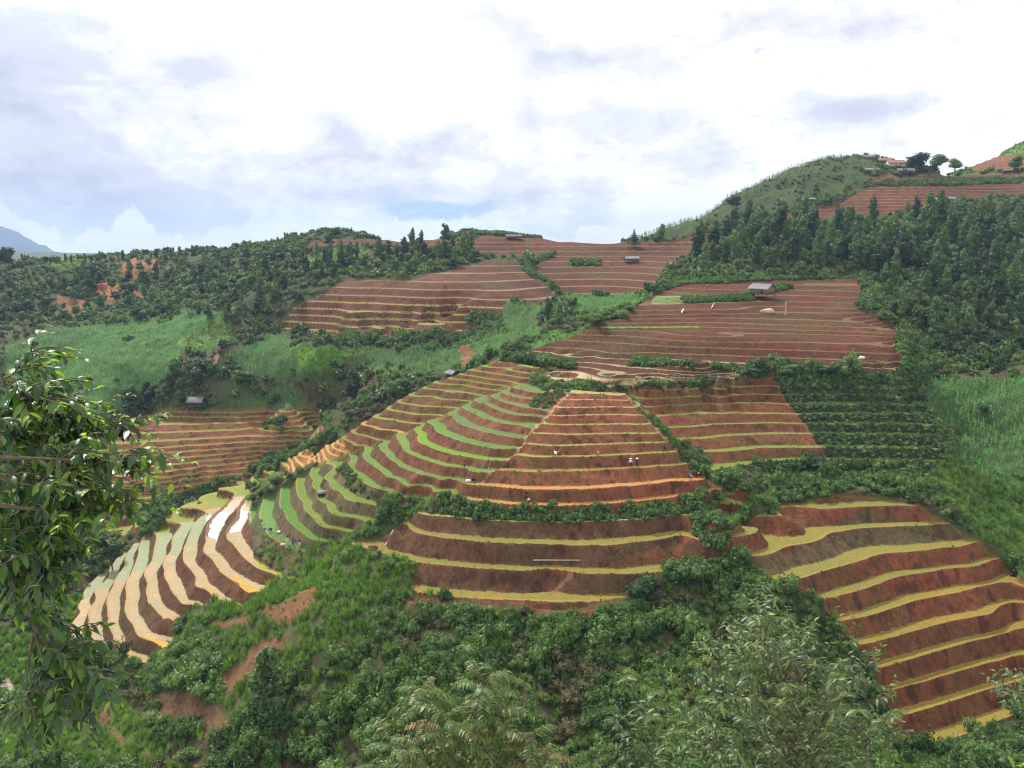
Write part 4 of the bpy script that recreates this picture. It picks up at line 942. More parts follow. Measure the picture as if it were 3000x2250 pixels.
# ------------------------------------------------------------------ trees that can be told apart
def tree_meshes(kind):
    b = Bag(); lb = []
    if kind == 'column':
        n = 9
        for i in range(n):
            f = i / (n - 1); r = (.19 + .06 * math.sin(math.pi * f)) * rng.uniform(.7, 1.25) * (1 - .35 * f ** 5)
            lb.append((rng.uniform(-.05, .05), rng.uniform(-.05, .05), .17 + .78 * f, r * .72, r * .72, .11))
        nl, sz = 620, .048
    elif kind == 'round':
        for i in range(9):
            a = rng.uniform(0, 6.28); r = rng.uniform(0, .27)
            lb.append((r * math.cos(a), r * math.sin(a), rng.uniform(.42, .85), rng.uniform(.15, .25), rng.uniform(.15, .25), rng.uniform(.12, .2)))
        nl, sz = 800, .048
    elif kind == 'conifer':
        for i in range(8):
            f = i / 7; r = (.30 * (1 - f) + .05) * rng.uniform(.85, 1.15); lb.append((rng.uniform(-.03, .03), rng.uniform(-.03, .03), .2 + .74 * f, r, r, .06))
        nl, sz = 600, .045
    else:                                          # tall ragged
        for i in range(12):
            f = i / 11; a = rng.uniform(0, 6.28); r = rng.uniform(.05, .2) * (1 - .5 * f)
            lb.append((r * math.cos(a), r * math.sin(a), .25 + .68 * f, rng.uniform(.10, .19) * (1.1 - .5 * f), rng.uniform(.10, .19) * (1.1 - .5 * f), rng.uniform(.07, .12)))
        nl, sz = 800, .046
    for l in lb:
        V, F = ico(l[:3], np.array(l[3:]) * .74, 1, .25); b.add(V, F)
    q, n = lobes_cloud(lb, nl); V, F = leaf_quads(q, n, rng.uniform(.6, 1.4, len(q)) * sz, 1.6); b.add(V, F)
    t = Bag(); bend = rng.uniform(-.03, .03, 2)
    t.tube([(0, 0, -.06), (bend[0], bend[1], .3), (bend[0] * .4, 0, .62), (0, 0, .9)], [.026, .02, .013, .004], 6)
    for i in range(5):
        a = rng.uniform(0, 6.28); z = .3 + .1 * i; t.tube([(0, 0, z), (.12 * math.cos(a), .12 * math.sin(a), z + .1)], [.009, .003], 4)
    return b, t
def tree_proto(kind, mat):
    b, t = tree_meshes(kind)
    return b.build('crown', mat, link=False).data, t.build('trunk', M_BARK, link=False).data
PROTOS = {'column': [tree_proto('column', M_DARK) for _ in range(2)] + [tree_proto('column', M_MID) for _ in range(3)],
          'round': [tree_proto('round', M_DARK) for _ in range(2)] + [tree_proto('round', M_MID) for _ in range(2)],
          'conifer': [tree_proto('conifer', M_DARK)], 'ragged': [tree_proto('ragged', M_DARK), tree_proto('ragged', M_MID)]}
def plant_tree(kind, name, p, h, w, label, group=None, pick=None):
    e = bpy.data.objects.new(name, None); C.objects.link(e); e.location = p; e.rotation_euler = (0, 0, random.uniform(0, 6.28)); e.scale = (w, w, h); e.empty_display_size = .1
    cr, tr = PROTOS[kind][pick if pick is not None else random.randrange(len(PROTOS[kind]))]
    for nm, me in (('crown', cr), ('trunk', tr)):
        o = bpy.data.objects.new(nm, me); C.objects.link(o); o.parent = e
    e['label'] = label; e['category'] = 'tree'
    if group: e['group'] = group
    return e
def px_tree(kind, name, u, v, hpx, wpx, label, group=None, pick=None, k=1.0):
    p = hit(u, v); d = math.hypot(p.y, p.z) * 1.0
    crown_w = {'column': .36, 'round': .85, 'conifer': .62, 'ragged': .62}[kind]
    return plant_tree(kind, name, p, hpx * d / FPX * k, wpx * d / FPX / crown_w, label, group, pick)
def grove(kind, name, poly, n, h, w, gap, label, group, group_place):
    poly = np.array(poly); x0, y0 = poly.min(0); x1, y1 = poly.max(0); pts = []; tries = 0
    while len(pts) < n and tries < n * 60:
        tries += 1; u, v = random.uniform(x0, x1), random.uniform(y0, y1)
        if not in_poly(np.array([u]), np.array([v]), poly)[0]: continue
        if any(abs(u - a) < gap and abs(v - b) < gap * .8 for a, b in pts): continue
        pts.append((u, v))
    rec = []
    cx = np.quantile([q[0] for q in pts], [.2, .4, .6, .8]); cy = np.quantile([q[1] for q in pts], [.33, .67])
    
    kindw = {'column': 'narrow tree', 'round': 'bushy tree'}[kind]
    for u, v in pts:
        s = random.uniform(*h); pk = random.randrange(len(PROTOS[kind])); dark = PROTOS[kind][pk][0].materials[0] == M_DARK
        e = px_tree(kind, name, u, v, s, s * random.uniform(*w), label, group, pk)
        col_ = ['far left', 'left', 'middle', 'right', 'far right'][int(np.searchsorted(cx, u))]; row = ['upper', 'middle', 'lower'][int(np.searchsorted(cy, v))]
        big = 'tall' if s > (h[0] + h[1]) / 2 else 'short'
        rec.append((u, e, (big, 'dark' if dark else 'mid green', row, col_)))
    for key in sorted({r[2] for r in rec}):
        same = sorted([r for r in rec if r[2] == key], key=lambda r: r[0]); n_ = len(same); big, tone, row, col_ = key
        place = 'the %s row, %s' % (row, col_)
        for i, (u, e, _) in enumerate(same):
            rank = '' if n_ == 1 else (('left ' if i == 0 else 'right ') if n_ == 2 else ('leftmost ' if i == 0 else 'rightmost ' if i == n_ - 1 else ['', 'second ', 'third ', 'fourth ', 'fifth ', 'sixth ', 'seventh ', 'eighth '][min(i, 7)]))
            e['label'] = ('%s%s %s %s, %s %s of the %s' % (rank, big, tone, kindw, row, col_, group_place)).strip()
grove('column', 'columnar_tree', T('C', '60,760 420,600 900,560 1500,540 2200,520 2200,1300 1600,1350 1300,1150 1250,900 900,880 700,830 100,900'), 170, (50, 98), (.26, .42), 17, 'tall narrow dark tree in the wood on the right hillside', 'narrow trees of the right hillside wood', 'right hillside wood')
grove('round', 'broadleaf_tree', T('C', '-50,900 300,640 900,520 2200,480 2200,1450 1500,1450 1300,1100 1200,900 0,930'), 70, (28, 52), (.75, 1.1), 20, 'rounded leafy tree in the wood on the right hillside', 'rounded trees of the right hillside wood', 'right hillside wood')
grove('column', 'columnar_tree', T('B', '-400,430 150,300 900,260 900,380 400,450 0,500 -300,520'), 34, (36, 60), (.28, .45), 14, 'narrow tree in the wood above the middle brown terraces', 'narrow trees above the middle terraces', 'wood above the middle terraces')
grove('round', 'broadleaf_tree', T('B', '-300,430 150,330 1000,330 900,400 400,460 -200,520'), 24, (24, 38), (.8, 1.2), 14, 'leafy tree in the wood above the middle brown terraces', 'leafy trees above the middle terraces', 'wood above the middle terraces')
grove('round', 'broadleaf_tree', T('A', '0,500 700,430 1200,380 1900,300 2000,450 1500,650 1450,780 700,720 0,800'), 75, (24, 44), (.8, 1.15), 16, 'leafy tree in the wood on the left hillside', 'leafy trees of the left hillside wood', 'left hillside wood')
grove('column', 'columnar_tree', T('A', '100,500 900,430 1400,420 2100,300 2000,480 1750,700 1500,800 1100,700 200,700'), 46, (28, 52), (.3, .5), 16, 'narrow dark tree in the wood on the left hillside', 'narrow trees of the left hillside wood', 'left hillside wood')
grove('round', 'broadleaf_tree', T('A', '600,1440 780,1330 960,1210 1100,1120 1300,1180 1180,1300 900,1370 700,1440'), 13, (40, 66), (.75, 1.0), 22, 'dark bushy tree between the left maize field and the wooden hut', 'bushy trees by the left maize field', 'tree belt by the left maize')
grove('round', 'broadleaf_tree', T('A', '1280,1000 1400,1110 1500,1130 1700,1170 1600,1180 1400,1160 1280,1100'), 7, (32, 50), (.9, 1.3), 18, 'bushy tree beside the footpath above the small hut', 'bushy trees beside the footpath', 'clump beside the footpath')
grove('round', 'broadleaf_tree', T('J', '20,760 200,740 420,600 640,520 800,420 700,400 500,480 300,600 60,640'), 12, (26, 46), (.8, 1.1), 16, 'dark bush behind the crest of the terraced spur', 'bushes behind the spur crest', 'thicket behind the spur crest')
grove('column', 'columnar_tree', T('A', '100,370 1100,330 1900,220 1920,245 1100,350 150,400'), 26, (12, 24), (.3, .6), 12, 'small tree on the skyline of the left ridge', 'skyline trees of the left ridge', 'left ridge skyline')
grove('round', 'broadleaf_tree', T('G', '380,260 700,220 800,300 560,480 460,480'), 7, (40, 70), (.8, 1.1), 26, 'bushy tree below the left end of the flooded paddies', 'bushy trees left of the flooded paddies', 'thicket left of the paddies')
ONE = [('ragged', 'ridge_tree', 1304, 714, 56, 42, 'dark tree standing tall on the middle ridge, left of the red field top'),
 ('conifer', 'ridge_tree', 1857, 724, 54, 30, 'dark pointed tree on the saddle at the foot of the round maize hill'),
 ('column', 'ridge_tree', 1938, 700, 42, 22, 'dark tree on the lower slope of the round maize hill'),
 ('column', 'ridge_tree', 1358, 750, 56, 26, 'narrow dark tree just right of the tall ridge tree'),
 ('round', 'ridge_tree', 965, 724, 34, 34, 'round dark bush on the small brown field of the left ridge'),
 ('column', 'columnar_tree', 1022, 786, 66, 24, 'narrow dark tree in front of the bright green patch on the left ridge'),
 ('column', 'columnar_tree', 381, 815, 60, 20, 'narrow dark tree in front of the red slip on the left ridge'),
 ('ragged', 'broadleaf_tree', 1035, 1180, 98, 62, 'big dark tree at the foot of the maize slope left of the spur'),
 ('round', 'broadleaf_tree', 1160, 1170, 62, 66, 'dark rounded tree just left of the upper green terraces'),
 ('ragged', 'broadleaf_tree', 1606, 958, 84, 46, 'dark ragged tree in the gully between the middle and upper terraces'),
 ('ragged', 'broadleaf_tree', 1636, 960, 76, 44, 'greyer ragged tree right beside the dark gully tree'),
 ('round', 'broadleaf_tree', 1752, 958, 34, 44, 'dark bush at the left end of the bright green terrace'),
 ('round', 'broadleaf_tree', 1892, 868, 42, 30, 'small dark tree at the left corner of the upper brown terraces'),
 ('ragged', 'broadleaf_tree', 2738, 1000, 128, 62, 'tallest dark leafy tree at the near edge of the right wood'),
 ('column', 'columnar_tree', 2640, 780, 106, 34, 'tall dark creeper-covered tree in the middle of the right wood'),
 ('round', 'broadleaf_tree', 2150, 620, 48, 48, 'dark tree below the small white roof on the maize hill'),
 ('ragged', 'broadleaf_tree', 2390, 578, 38, 32, 'dark tree behind the small white roof on the maize hill'),
 ('round', 'broadleaf_tree', 2690, 505, 58, 74, 'biggest dark tree of the clump beside the hilltop houses'),
 ('round', 'broadleaf_tree', 2742, 508, 52, 66, 'dark tree in the middle of the clump beside the hilltop houses'),
 ('round', 'broadleaf_tree', 2796, 496, 42, 54, 'smaller dark tree at the right end of the hilltop clump'),
 ('round', 'broadleaf_tree', 2975, 505, 50, 56, 'dark tree cut by the right edge of the photo below the red field'),
 ('round', 'broadleaf_tree', 2225, 1108, 62, 78, 'dark round bush on the bank right of the straw field'),
 ('round', 'broadleaf_tree', 2310, 1104, 40, 80, 'low dark bush on the bank below the upper brown terraces'),
 ('round', 'broadleaf_tree', 2430, 1106, 38, 76, 'dark low bush farther right on the bank below the upper terraces'),
 ('round', 'broadleaf_tree', 2015, 1072, 22, 40, 'small green bush on the strip among the upper brown terraces'),
 ('round', 'broadleaf_tree', 2880, 1225, 44, 40, 'dark bush standing in the right maize field'),
 ('round', 'broadleaf_tree', 330, 1670, 90, 80, 'bushy tree behind the upper end of the flooded paddies'),
 ('round', 'broadleaf_tree', 20, 800, 80, 60, 'dark tree at the left edge of the photo below the blue mountain'),
 ('round', 'broadleaf_tree', 2400, 1385, 50, 80, 'dark bush in the hedge below the red terraces on the right'),
 ('ragged', 'broadleaf_tree', 790, 2085, 190, 130, 'feathery green tree on the scrub slope below the red slip'),
]
for k_, nm, u, v, h, w, lab in ONE: px_tree(k_, nm, u, v, h, w, lab, pick=1 if lab.startswith('feathery') else None)
# ------------------------------------------------------------------ huts and houses
M_TIN = plain_material('tin_roof', (.21, .21, .21), .6, .25, 3, .5, (1, .2, 1), .3)
M_TINOLD = plain_material('weathered_roof', (.19, .18, .17), .8, .35, 3, .3, (1, .2, 1))
M_WOOD = plain_material('grey_boards', (.24, .20, .17), .9, .4, 5, .2, (1, 1, .2))
M_WOODD = plain_material('dark_boards', (.10, .07, .05), .9, .4, 5, .2)
M_WHITE = plain_material('white_paint', (.62, .60, .57), .6, .1, 5)
M_REDR = plain_material('red_roof', (.30, .16, .12), .7, .3, 4)
M_BAMBOO = plain_material('bamboo', (.50, .42, .28), .6, .2, 6)
M_PIPE = plain_material('white_pipe', (.75, .73, .70), .5, .1, 6)
def root(name, p, rz, label, category, group=None, scale=1.0):
    e = bpy.data.objects.new(name, None); C.objects.link(e); e.location = p; e.rotation_euler = (0, 0, rz); e.scale = (scale,) * 3; e.empty_display_size = .2
    e['label'] = label; e['category'] = category
    if group: e['group'] = group
    return e
def roof_slab(bag, x0, x1, y0, z0, y1, z1, th=.06, ribs=10, m=0):
    """one pitched slope from ridge (y0,z0) to eave (y1,z1) with raised ribs"""
    n = ribs * 2; xs = np.linspace(x0, x1, n + 1)
    for i in range(n):
        up = .035 if i % 2 else 0
        V = [(xs[i], y0, z0 + up), (xs[i + 1], y0, z0 + up), (xs[i + 1], y1, z1 + up), (xs[i], y1, z1 + up), (xs[i], y0, z0 - th), (xs[i + 1], y0, z0 - th), (xs[i + 1], y1, z1 - th), (xs[i], y1, z1 - th)]
        bag.add(V, [[0, 1, 2, 3], [7, 6, 5, 4], [0, 4, 5, 1], [1, 5, 6, 2], [2, 6, 7, 3], [3, 7, 4, 0]], m)
def hut(p, rz, L_, W_h, wall, stilt, rise, label, roofm, wallm, over=.6, open_side=False, door=True, name='stilt_hut', category='hut'):
    e = root(name, p, rz, label, category, scale=(.62 if p.length > 330 else .8))
    zf = stilt
    b = Bag(); roof_slab(b, -L_ / 2 - over, L_ / 2 + over, 0, zf + wall + rise, W_h / 2 + over, zf + wall - rise * over / (W_h / 2)); 
    roof_slab(b, -L_ / 2 - over, L_ / 2 + over, 0, zf + wall + rise + .003, -W_h / 2 - over, zf + wall - rise * over / (W_h / 2))
    b.box((0, 0, zf + wall + rise + .05), (L_ + 2 * over, .25, .08)); r_ = b.build('roof', roofm, e)
    b = Bag()
    n = max(6, int(L_ / .22)); hw = wall * (.45 if open_side else 1)
    for i in range(n):
        x = -L_ / 2 + (i + .5) * L_ / n
        for s in (-1, 1):
            if door and s < 0 and abs(x - L_ * .2) < .45: continue
            b.box((x, s * W_h / 2, zf + hw / 2), (L_ / n * .93, .04 + .012 * (i % 2), hw))
    m_ = max(5, int(W_h / .22))
    for i in range(m_):
        y = -W_h / 2 + .06 + (i + .5) * (W_h - .12) / m_; g = rise * (1 - abs(y) / (W_h / 2)) if not open_side else 0
        for s in (-1, 1): b.box((s * L_ / 2, y, zf + (hw + g) / 2), (.04 + .012 * (i % 2), (W_h - .12) / m_ * .93, hw + g - .08))
    b.build('wall', wallm, e)
    if door:
        d = Bag(); d.box((L_ * .2, -W_h / 2 - .01, zf + .9), (.8, .04, 1.75)); dd = d.build('door', M_WOODD, e)
    b = Bag(); b.box((0, 0, zf - .08), (L_ + .3, W_h + .3, .14))
    for i in range(5): b.box((-L_ / 2 + i * L_ / 4, 0, zf - .22), (.1, W_h + .4, .12))
    b.build('floor', M_WOODD, e)
    for x in (-L_ / 2, 0, L_ / 2):
        for y in (-W_h / 2, W_h / 2):
            b = Bag(); b.tube([(x, y, -1.6), (x + .02, y, zf + (wall if open_side else 0))], [.09, .08], 7); b.build('post', M_WOODD, e)
    return e
def placed(u, v): return hit(u, v)
hut(placed(2232, 874), R(-48), 7.0, 5.2, 2.0, 1.8, 1.6, 'grey stilt hut with a pale tin roof at the top of the upper brown terraces', M_TIN, M_WOOD)
hut(placed(578, 1206) + Vector((0, 0, 1.1)), R(-8), 5.2, 3.6, 1.9, 1.0, 1.5, 'open sided hut with weathered grey roof above the left red terraces', M_TINOLD, M_WOODD, open_side=True, door=False)
hut(placed(1325, 1104), R(-50), 3.4, 2.6, 1.2, .3, .8, 'small hut with a striped pale roof behind the upper green terraces', M_TIN, M_WOODD, door=False)
hut(placed(1850, 768), R(12), 9.0, 5.0, 1.6, 1.0, 1.6, 'lone hut with a bright tin roof on the brown terraces of the saddle', M_TIN, M_WOOD)
hut(placed(1505, 700), R(4), 11.0, 4.6, 1.3, .9, 1.2, 'long low hut on the skyline of the middle red hill', M_TINOLD, M_WOOD)
hut(placed(2375, 590), R(25), 7.0, 4.5, 1.5, .3, 1.2, 'small house with white roof at the lower edge of the round maize hill', M_TIN, M_WOOD)
hut(placed(2552, 466), R(-12), 13.0, 5.5, 1.6, .3, 1.8, 'dark roofed farmhouse on the very top of the round maize hill', M_TINOLD, M_WOODD)
hut(placed(2552, 503), R(10), 12.0, 5.0, 1.3, .2, 1.5, 'white roofed shed below the hilltop farmhouses', M_TIN, M_WOOD)
hut(placed(2592, 478), R(-8), 11.0, 6.0, 2.0, .2, 2.2, 'brown roofed farmhouse between the hilltop house and the trees', M_REDR, M_WOODD)
hut(placed(2622, 490), R(5), 15.0, 7.0, 3.0, .2, 2.8, 'largest hilltop farmhouse with pale front and dark red roof', M_REDR, M_WHITE)
hut(placed(2652, 506), R(0), 14.0, 6.0, 1.8, .2, 1.8, 'low grey roofed shed just left of the hilltop tree clump', M_TINOLD, M_WOOD)
hut(placed(2752, 592), R(-20), 7.0, 5.0, 1.6, .2, 1.8, 'left one of two pale roofed sheds in the upper right red field', M_TIN, M_WOOD)
hut(placed(2784, 590), R(30), 8.0, 5.0, 1.6, .2, 1.8, 'right one of two pale roofed sheds in the upper right red field', M_TIN, M_WOOD)
hut(placed(2950, 505), R(6), 8.0, 5.0, 1.4, .2, 1.4, 'pale shed beside the dark tree near the right edge of the hilltop', M_TIN, M_WOOD)

# ------------------------------------------------------------------ people at work
def cloth(name, c): return plain_material(name, c, .85, .12, 20, .15)
M_SKIN = plain_material('skin', (.36, .20, .13), .6, .08, 20)
CL = {'white': cloth('cloth_white', (.72, .71, .69)), 'red': cloth('cloth_red', (.42, .05, .04)), 'orange': cloth('cloth_orange', (.60, .12, .05)), 'dark': cloth('cloth_dark', (.025, .025, .04)),
      'navy': cloth('cloth_navy', (.03, .05, .14)), 'blue': cloth('cloth_blue', (.06, .11, .26)), 'cream': cloth('cloth_cream', (.62, .55, .38)), 'maroon': cloth('cloth_maroon', (.16, .03, .05)), 'grey': cloth('cloth_grey', (.2, .2, .2))}
M_HAIR = cloth('hair', (.012, .01, .01))
def skin_mesh(name, verts, edges, radii, mat, parent, sub=1):
    me = bpy.data.meshes.new(name); me.from_pydata(verts, edges, [])
    o = bpy.data.objects.new(name, me); C.objects.link(o); o.parent = parent
    md = o.modifiers.new('skin', 'SKIN'); md.use_smooth_shade = True
    me.skin_vertices.new() if not me.skin_vertices else None
    for i, r in enumerate(radii):
        me.skin_vertices[0].data[i].radius = (r, r) if not isinstance(r, tuple) else r
    me.skin_vertices[0].data[0].use_root = True
    sb = o.modifiers.new('sub', 'SUBSURF'); sb.levels = sub; sb.render_levels = sub
    me.materials.append(mat); return o
def person(p, rz, pose, top, bottom, label, hat=None, group=None, h=1.58):
    e = root('person', p, rz, label, 'person', group, h / 1.6)
    # joints: y is the way the figure faces
    J_ = {'stand': dict(pel=(0, 0, .88), chest=(0, .02, 1.22), neck=(0, .03, 1.38), head=(0, .05, 1.50), kL=(.11, .03, .47), fL=(.12, 0, .06), kR=(-.11, -.02, .47), fR=(-.13, -.06, .06), eL=(.26, .06, 1.08), hL=(.24, .24, .95), eR=(-.26, .05, 1.08), hR=(-.25, .2, .90)),
          'bend': dict(pel=(0, -.12, .80), chest=(0, .22, .88), neck=(0, .38, .84), head=(0, .49, .78), kL=(.12, .02, .45), fL=(.13, -.03, .06), kR=(-.12, -.08, .44), fR=(-.14, -.14, .06), eL=(.2, .34, .55), hL=(.1, .42, .28), eR=(-.2, .36, .55), hR=(-.08, .46, .22)),
          'crouch': dict(pel=(0, -.12, .32), chest=(0, .08, .58), neck=(0, .18, .70), head=(0, .26, .80), kL=(.15, .22, .46), fL=(.14, .05, .06), kR=(-.15, .22, .46), fR=(-.14, .05, .06), eL=(.24, .3, .42), hL=(.1, .42, .22), eR=(-.24, .3, .42), hR=(-.08, .44, .2))}[pose]
    v = [J_['pel'], J_['chest'], J_['neck'], J_['head']]
    dirh = unit(np.array(J_['head']) - np.array(J_['neck']))
    v.append(tuple(np.array(J_['head']) + dirh * .09))
    r = [.13, .14, .055, .088, .07]; E = [(0, 1), (1, 2), (2, 3), (3, 4)]
    v.append(tuple(np.array(J_['head']) + np.array([0, .095, -.01]))); r.append(.018); E.append((3, 5))          # nose
    for s in (1, -1): v.append(tuple(np.array(J_['head']) + np.array([s * .085, 0, 0]))); r.append(.018); E.append((3, len(v) - 1))   # ears
    for s, k in ((1, 'L'), (-1, 'R')):
        sh = tuple(np.array(J_['chest']) * .35 + np.array(J_['neck']) * .65 + np.array([s * .17, 0, -.01])); i = len(v)
        el, ha = np.array(J_['e' + k]), np.array(J_['h' + k]); d = unit(ha - el)
        v += [sh, tuple(el), tuple(ha), tuple(ha + d * .07)]; r += [.055, .04, .026, .03]; E += [(1, i), (i, i + 1), (i + 1, i + 2), (i + 2, i + 3)]
        side = unit(np.cross(d, [0, 0, 1.0])) if abs(d[2]) < .95 else np.array([1., 0, 0])
        for f, (off, ln) in enumerate(((-.03, .065), (-.01, .08), (.01, .075), (.03, .06))):
            v.append(tuple(ha + d * (.075 + ln) + side * off + np.array([0, .01, -.01]))); r.append(.009); E.append((i + 3, len(v) - 1))
        v.append(tuple(ha + d * .05 + side * (.06 * -s))); r.append(.011); E.append((i + 2, len(v) - 1))
        i = len(v); hp = tuple(np.array(J_['pel']) + np.array([s * .09, 0, -.03])); kn, ft = np.array(J_['k' + k]), np.array(J_['f' + k])
        v += [hp, tuple(kn), tuple(ft), tuple(ft + np.array([0, .15, -.03]))]; r += [.09, .06, .04, .032]; E += [(0, i), (i, i + 1), (i + 1, i + 2), (i + 2, i + 3)]
    skin_mesh('body', v, E, r, M_SKIN, e)
    # jacket and trousers, a little wider than the body
    v = [J_['pel'], J_['chest'], tuple(np.array(J_['neck']) * .7 + np.array(J_['chest']) * .3)]; r = [.165, .175, .10]; E = [(0, 1), (1, 2)]
    for s, k in ((1, 'L'), (-1, 'R')):
        sh = tuple(np.array(J_['chest']) * .35 + np.array(J_['neck']) * .65 + np.array([s * .17, 0, -.01])); el, ha = np.array(J_['e' + k]), np.array(J_['h' + k]); i = len(v)
        v += [sh, tuple(el), tuple(el + (ha - el) * .85)]; r += [.075, .06, .045]; E += [(1, i), (i, i + 1), (i + 1, i + 2)]
    skin_mesh('jacket', v, E, r, CL[top], e)
    v = [tuple(np.array(J_['pel']) + np.array([0, 0, .04]))]; r = [.16]; E = []
    for s, k in ((1, 'L'), (-1, 'R')):
        i = len(v); hp = tuple(np.array(J_['pel']) + np.array([s * .09, 0, -.04])); kn, ft = np.array(J_['k' + k]), np.array(J_['f' + k])
        v += [hp, tuple(kn), tuple(kn + (ft - kn) * .8)]; r += [.105, .08, .06]; E += [(0, i), (i, i + 1), (i + 1, i + 2)]
    skin_mesh('trousers', v, E, r, CL[bottom], e)
    b = Bag(); hd = np.array(J_['head']) + dirh * .075
    V, F = ico(tuple(hd + np.array([0, -.015, 0])), (.10, .105, .085), 2, .03); b.add(V, F); b.build('hair', M_HAIR, e, smooth=True)
    if hat:
        b = Bag(); q = np.array(J_['head']) + dirh * .10; an = np.linspace(0, 6.283, 17)[:-1]
        ring = lambda rad, z: [(q[0] + rad * math.cos(a), q[1] + rad * math.sin(a), q[2] + z) for a in an]
        V = ring(.27, -.03) + ring(.25, .0) + ring(.12, .07) + [(q[0], q[1], q[2] + .16)]; F = [[k * 16 + i, k * 16 + (i + 1) % 16, (k + 1) * 16 + (i + 1) % 16, (k + 1) * 16 + i] for k in range(2) for i in range(16)]
        b.add(V, F); b.add(V, [[32 + i, 32 + (i + 1) % 16, 48] for i in range(16)]); b.build('hat', CL[hat], e, smooth=True)
    return e
PPL = [(1625, 1337, 200, 'bend', 'white', 'dark', 'person in white bending over the long green bed, on the left of the working group', 'white'),
 (1638, 1337, 160, 'bend', 'red', 'dark', 'person in red bending right beside the one in white', None),
 (1752, 1337, 180, 'bend', 'orange', 'dark', 'person in orange bending alone in the middle of the long green bed', 'orange'),
 (1847, 1370, 185, 'stand', 'white', 'dark', 'left of two people standing on the yellow bed, in a white top', 'white'),
 (1866, 1369, 170, 'stand', 'maroon', 'dark', 'right of two people standing on the yellow bed, in a dark red top', 'white'),
 (1948, 1320, 150, 'stand', 'blue', 'navy', 'person in blue by the path at the right end of a green bed', None),
 (2020, 1404, 200, 'bend', 'blue', 'navy', 'person in blue at the right end of the orange flooded bed', 'grey'),
 (2053, 1397, 120, 'bend', 'dark', 'maroon', 'person in dark clothes beside the hedge at the right end of the orange bed', 'orange'),
 (1541, 1464, 180, 'stand', 'dark', 'maroon', 'person in dark clothes at the lower orange bed above the hedge', None),
 (1547, 1476, 200, 'crouch', 'orange', 'grey', 'crouching person in orange at the lower orange bed above the hedge', 'cream'),
 (1360, 1370, 90, 'bend', 'red', 'maroon', 'person in red climbing a bank on the nose of the spur', None),
 (1386, 1411, 200, 'crouch', 'dark', 'dark', 'dark clothed person crouching at the left end of the orange bed', None),
 (775, 1551, 180, 'crouch', 'white', 'white', 'person in white at the left, on the grass above the flooded paddies', None),
 (794, 1560, 150, 'bend', 'navy', 'navy', 'stooping person in navy beside the white basin', 'navy'),
 (843, 1598, 180, 'stand', 'cream', 'cream', 'person in a cream coat on the grass above the flooded paddies', None),
 (859, 1600, 170, 'stand', 'blue', 'navy', 'person in blue between the cream and the red figure', None),
 (878, 1603, 200, 'stand', 'maroon', 'white', 'person in dark red with white trousers on the grass above the flooded paddies', None)]
for u, v, rz, pose, a, b_, lab, hat in PPL:
    q = hit(u, v); person(q, R(rz), pose, a, b_, lab, hat)

# ------------------------------------------------------------------ loose things
def single(name, bag, mats, p, rz, label, category, group=None):
    o = bag.build(name, mats); o.location = p; o.rotation_euler = (0, 0, rz); o['label'] = label; o['category'] = category
    if group: o['group'] = group
    return o
def pole_between(name, a, b, r0, r1, mat, label, category, sag=0, sides=6):
    A, B_ = Vector(a), Vector(b); bag = Bag(); n = 8
    pts = [tuple((B_ - A) * (i / n) + Vector((0, 0, -sag * math.sin(math.pi * i / n)))) for i in range(n + 1)]
    bag.tube(pts, list(np.linspace(r0, r1, n + 1)), sides, 0)
    for i in range(1, n): bag.tube([Vector(pts[i]) - (B_ - A) * .004, Vector(pts[i]) + (B_ - A) * .004], [r0 * 1.15, r0 * 1.15], sides, 0)
    return single(name, bag, mat, A, 0, label, category)
up = Vector((0, 0, 1))
pole_between('bamboo_pole', hit(1561, 1650) + up * .5, hit(1701, 1650) + up * .5, .05, .035, M_PIPE, 'long pale pole lying level above the lower yellow bed', 'pole')
pole_between('bamboo_pole', hit(1410, 1376), hit(1410, 1376) + Vector((.9, .3, 2.0)), .04, .03, M_BAMBOO, 'left of two poles leaning on the bank of the spur', 'pole')
pole_between('bamboo_pole', hit(1430, 1377), hit(1430, 1377) + Vector((.55, .3, 2.1)), .04, .03, M_BAMBOO, 'right of two poles leaning on the bank of the spur', 'pole')
pole_between('water_hose', hit(1128, 1600) + up * .1, hit(1152, 1556) + up * .15, .09, .07, M_PIPE, 'white hose running down the dark bank at the left end of the yellow beds', 'hose', .2)
pole_between('fallen_log', hit(2655, 990) + up * .6, hit(2635, 955) + up * .8, .22, .16, M_BAMBOO, 'bare pale log leaning at the edge of the right wood', 'log')
pole_between('white_pipe', hit(1996, 921) + up * .3, hit(2002, 911) + up * .5, .25, .16, M_PIPE, 'thick short white pipe on the upper brown terraces', 'pipe')
pole_between('white_pipe', hit(2084, 906) + up * .3, hit(2092, 893) + up * .5, .13, .09, M_PIPE, 'thin white pipe on the upper brown terraces near the grey hut', 'pipe')
pole_between('wooden_post', hit(2301, 923), hit(2301, 923) + up * 3.4, .18, .12, M_BAMBOO, 'pale post standing on the terraces below the grey hut', 'post')
pole_between('power_pole', hit(2352, 474) , hit(2352, 474) + up * 5, .1, .08, M_WOOD, 'slim pole on the left skyline of the maize hill', 'pole')
def lump(name, p, rad, mat, label, category, noise=.12):
    b = Bag(); V, F = ico((0, 0, rad[2] * .6), rad, 3, 0); d = 1 + noise * fbm(V[:, 0] + 9, V[:, 1] + V[:, 2], max(rad) * .7, 3, 5)[:, None]; b.add(V * d, F)
    o = b.build(name, mat, smooth=True); o.location = p; o['label'] = label; o['category'] = category; return o
lump('straw_heap', hit(2248, 918), (1.9, 1.2, .8), M_BAMBOO, 'pale rounded straw heap on the terraces below the grey hut', 'straw heap', .4)
lump('sack', hit(2524, 1052), (.8, .45, .4), CL['white'], 'pale sack lying low on the upper brown terraces', 'sack', .4)
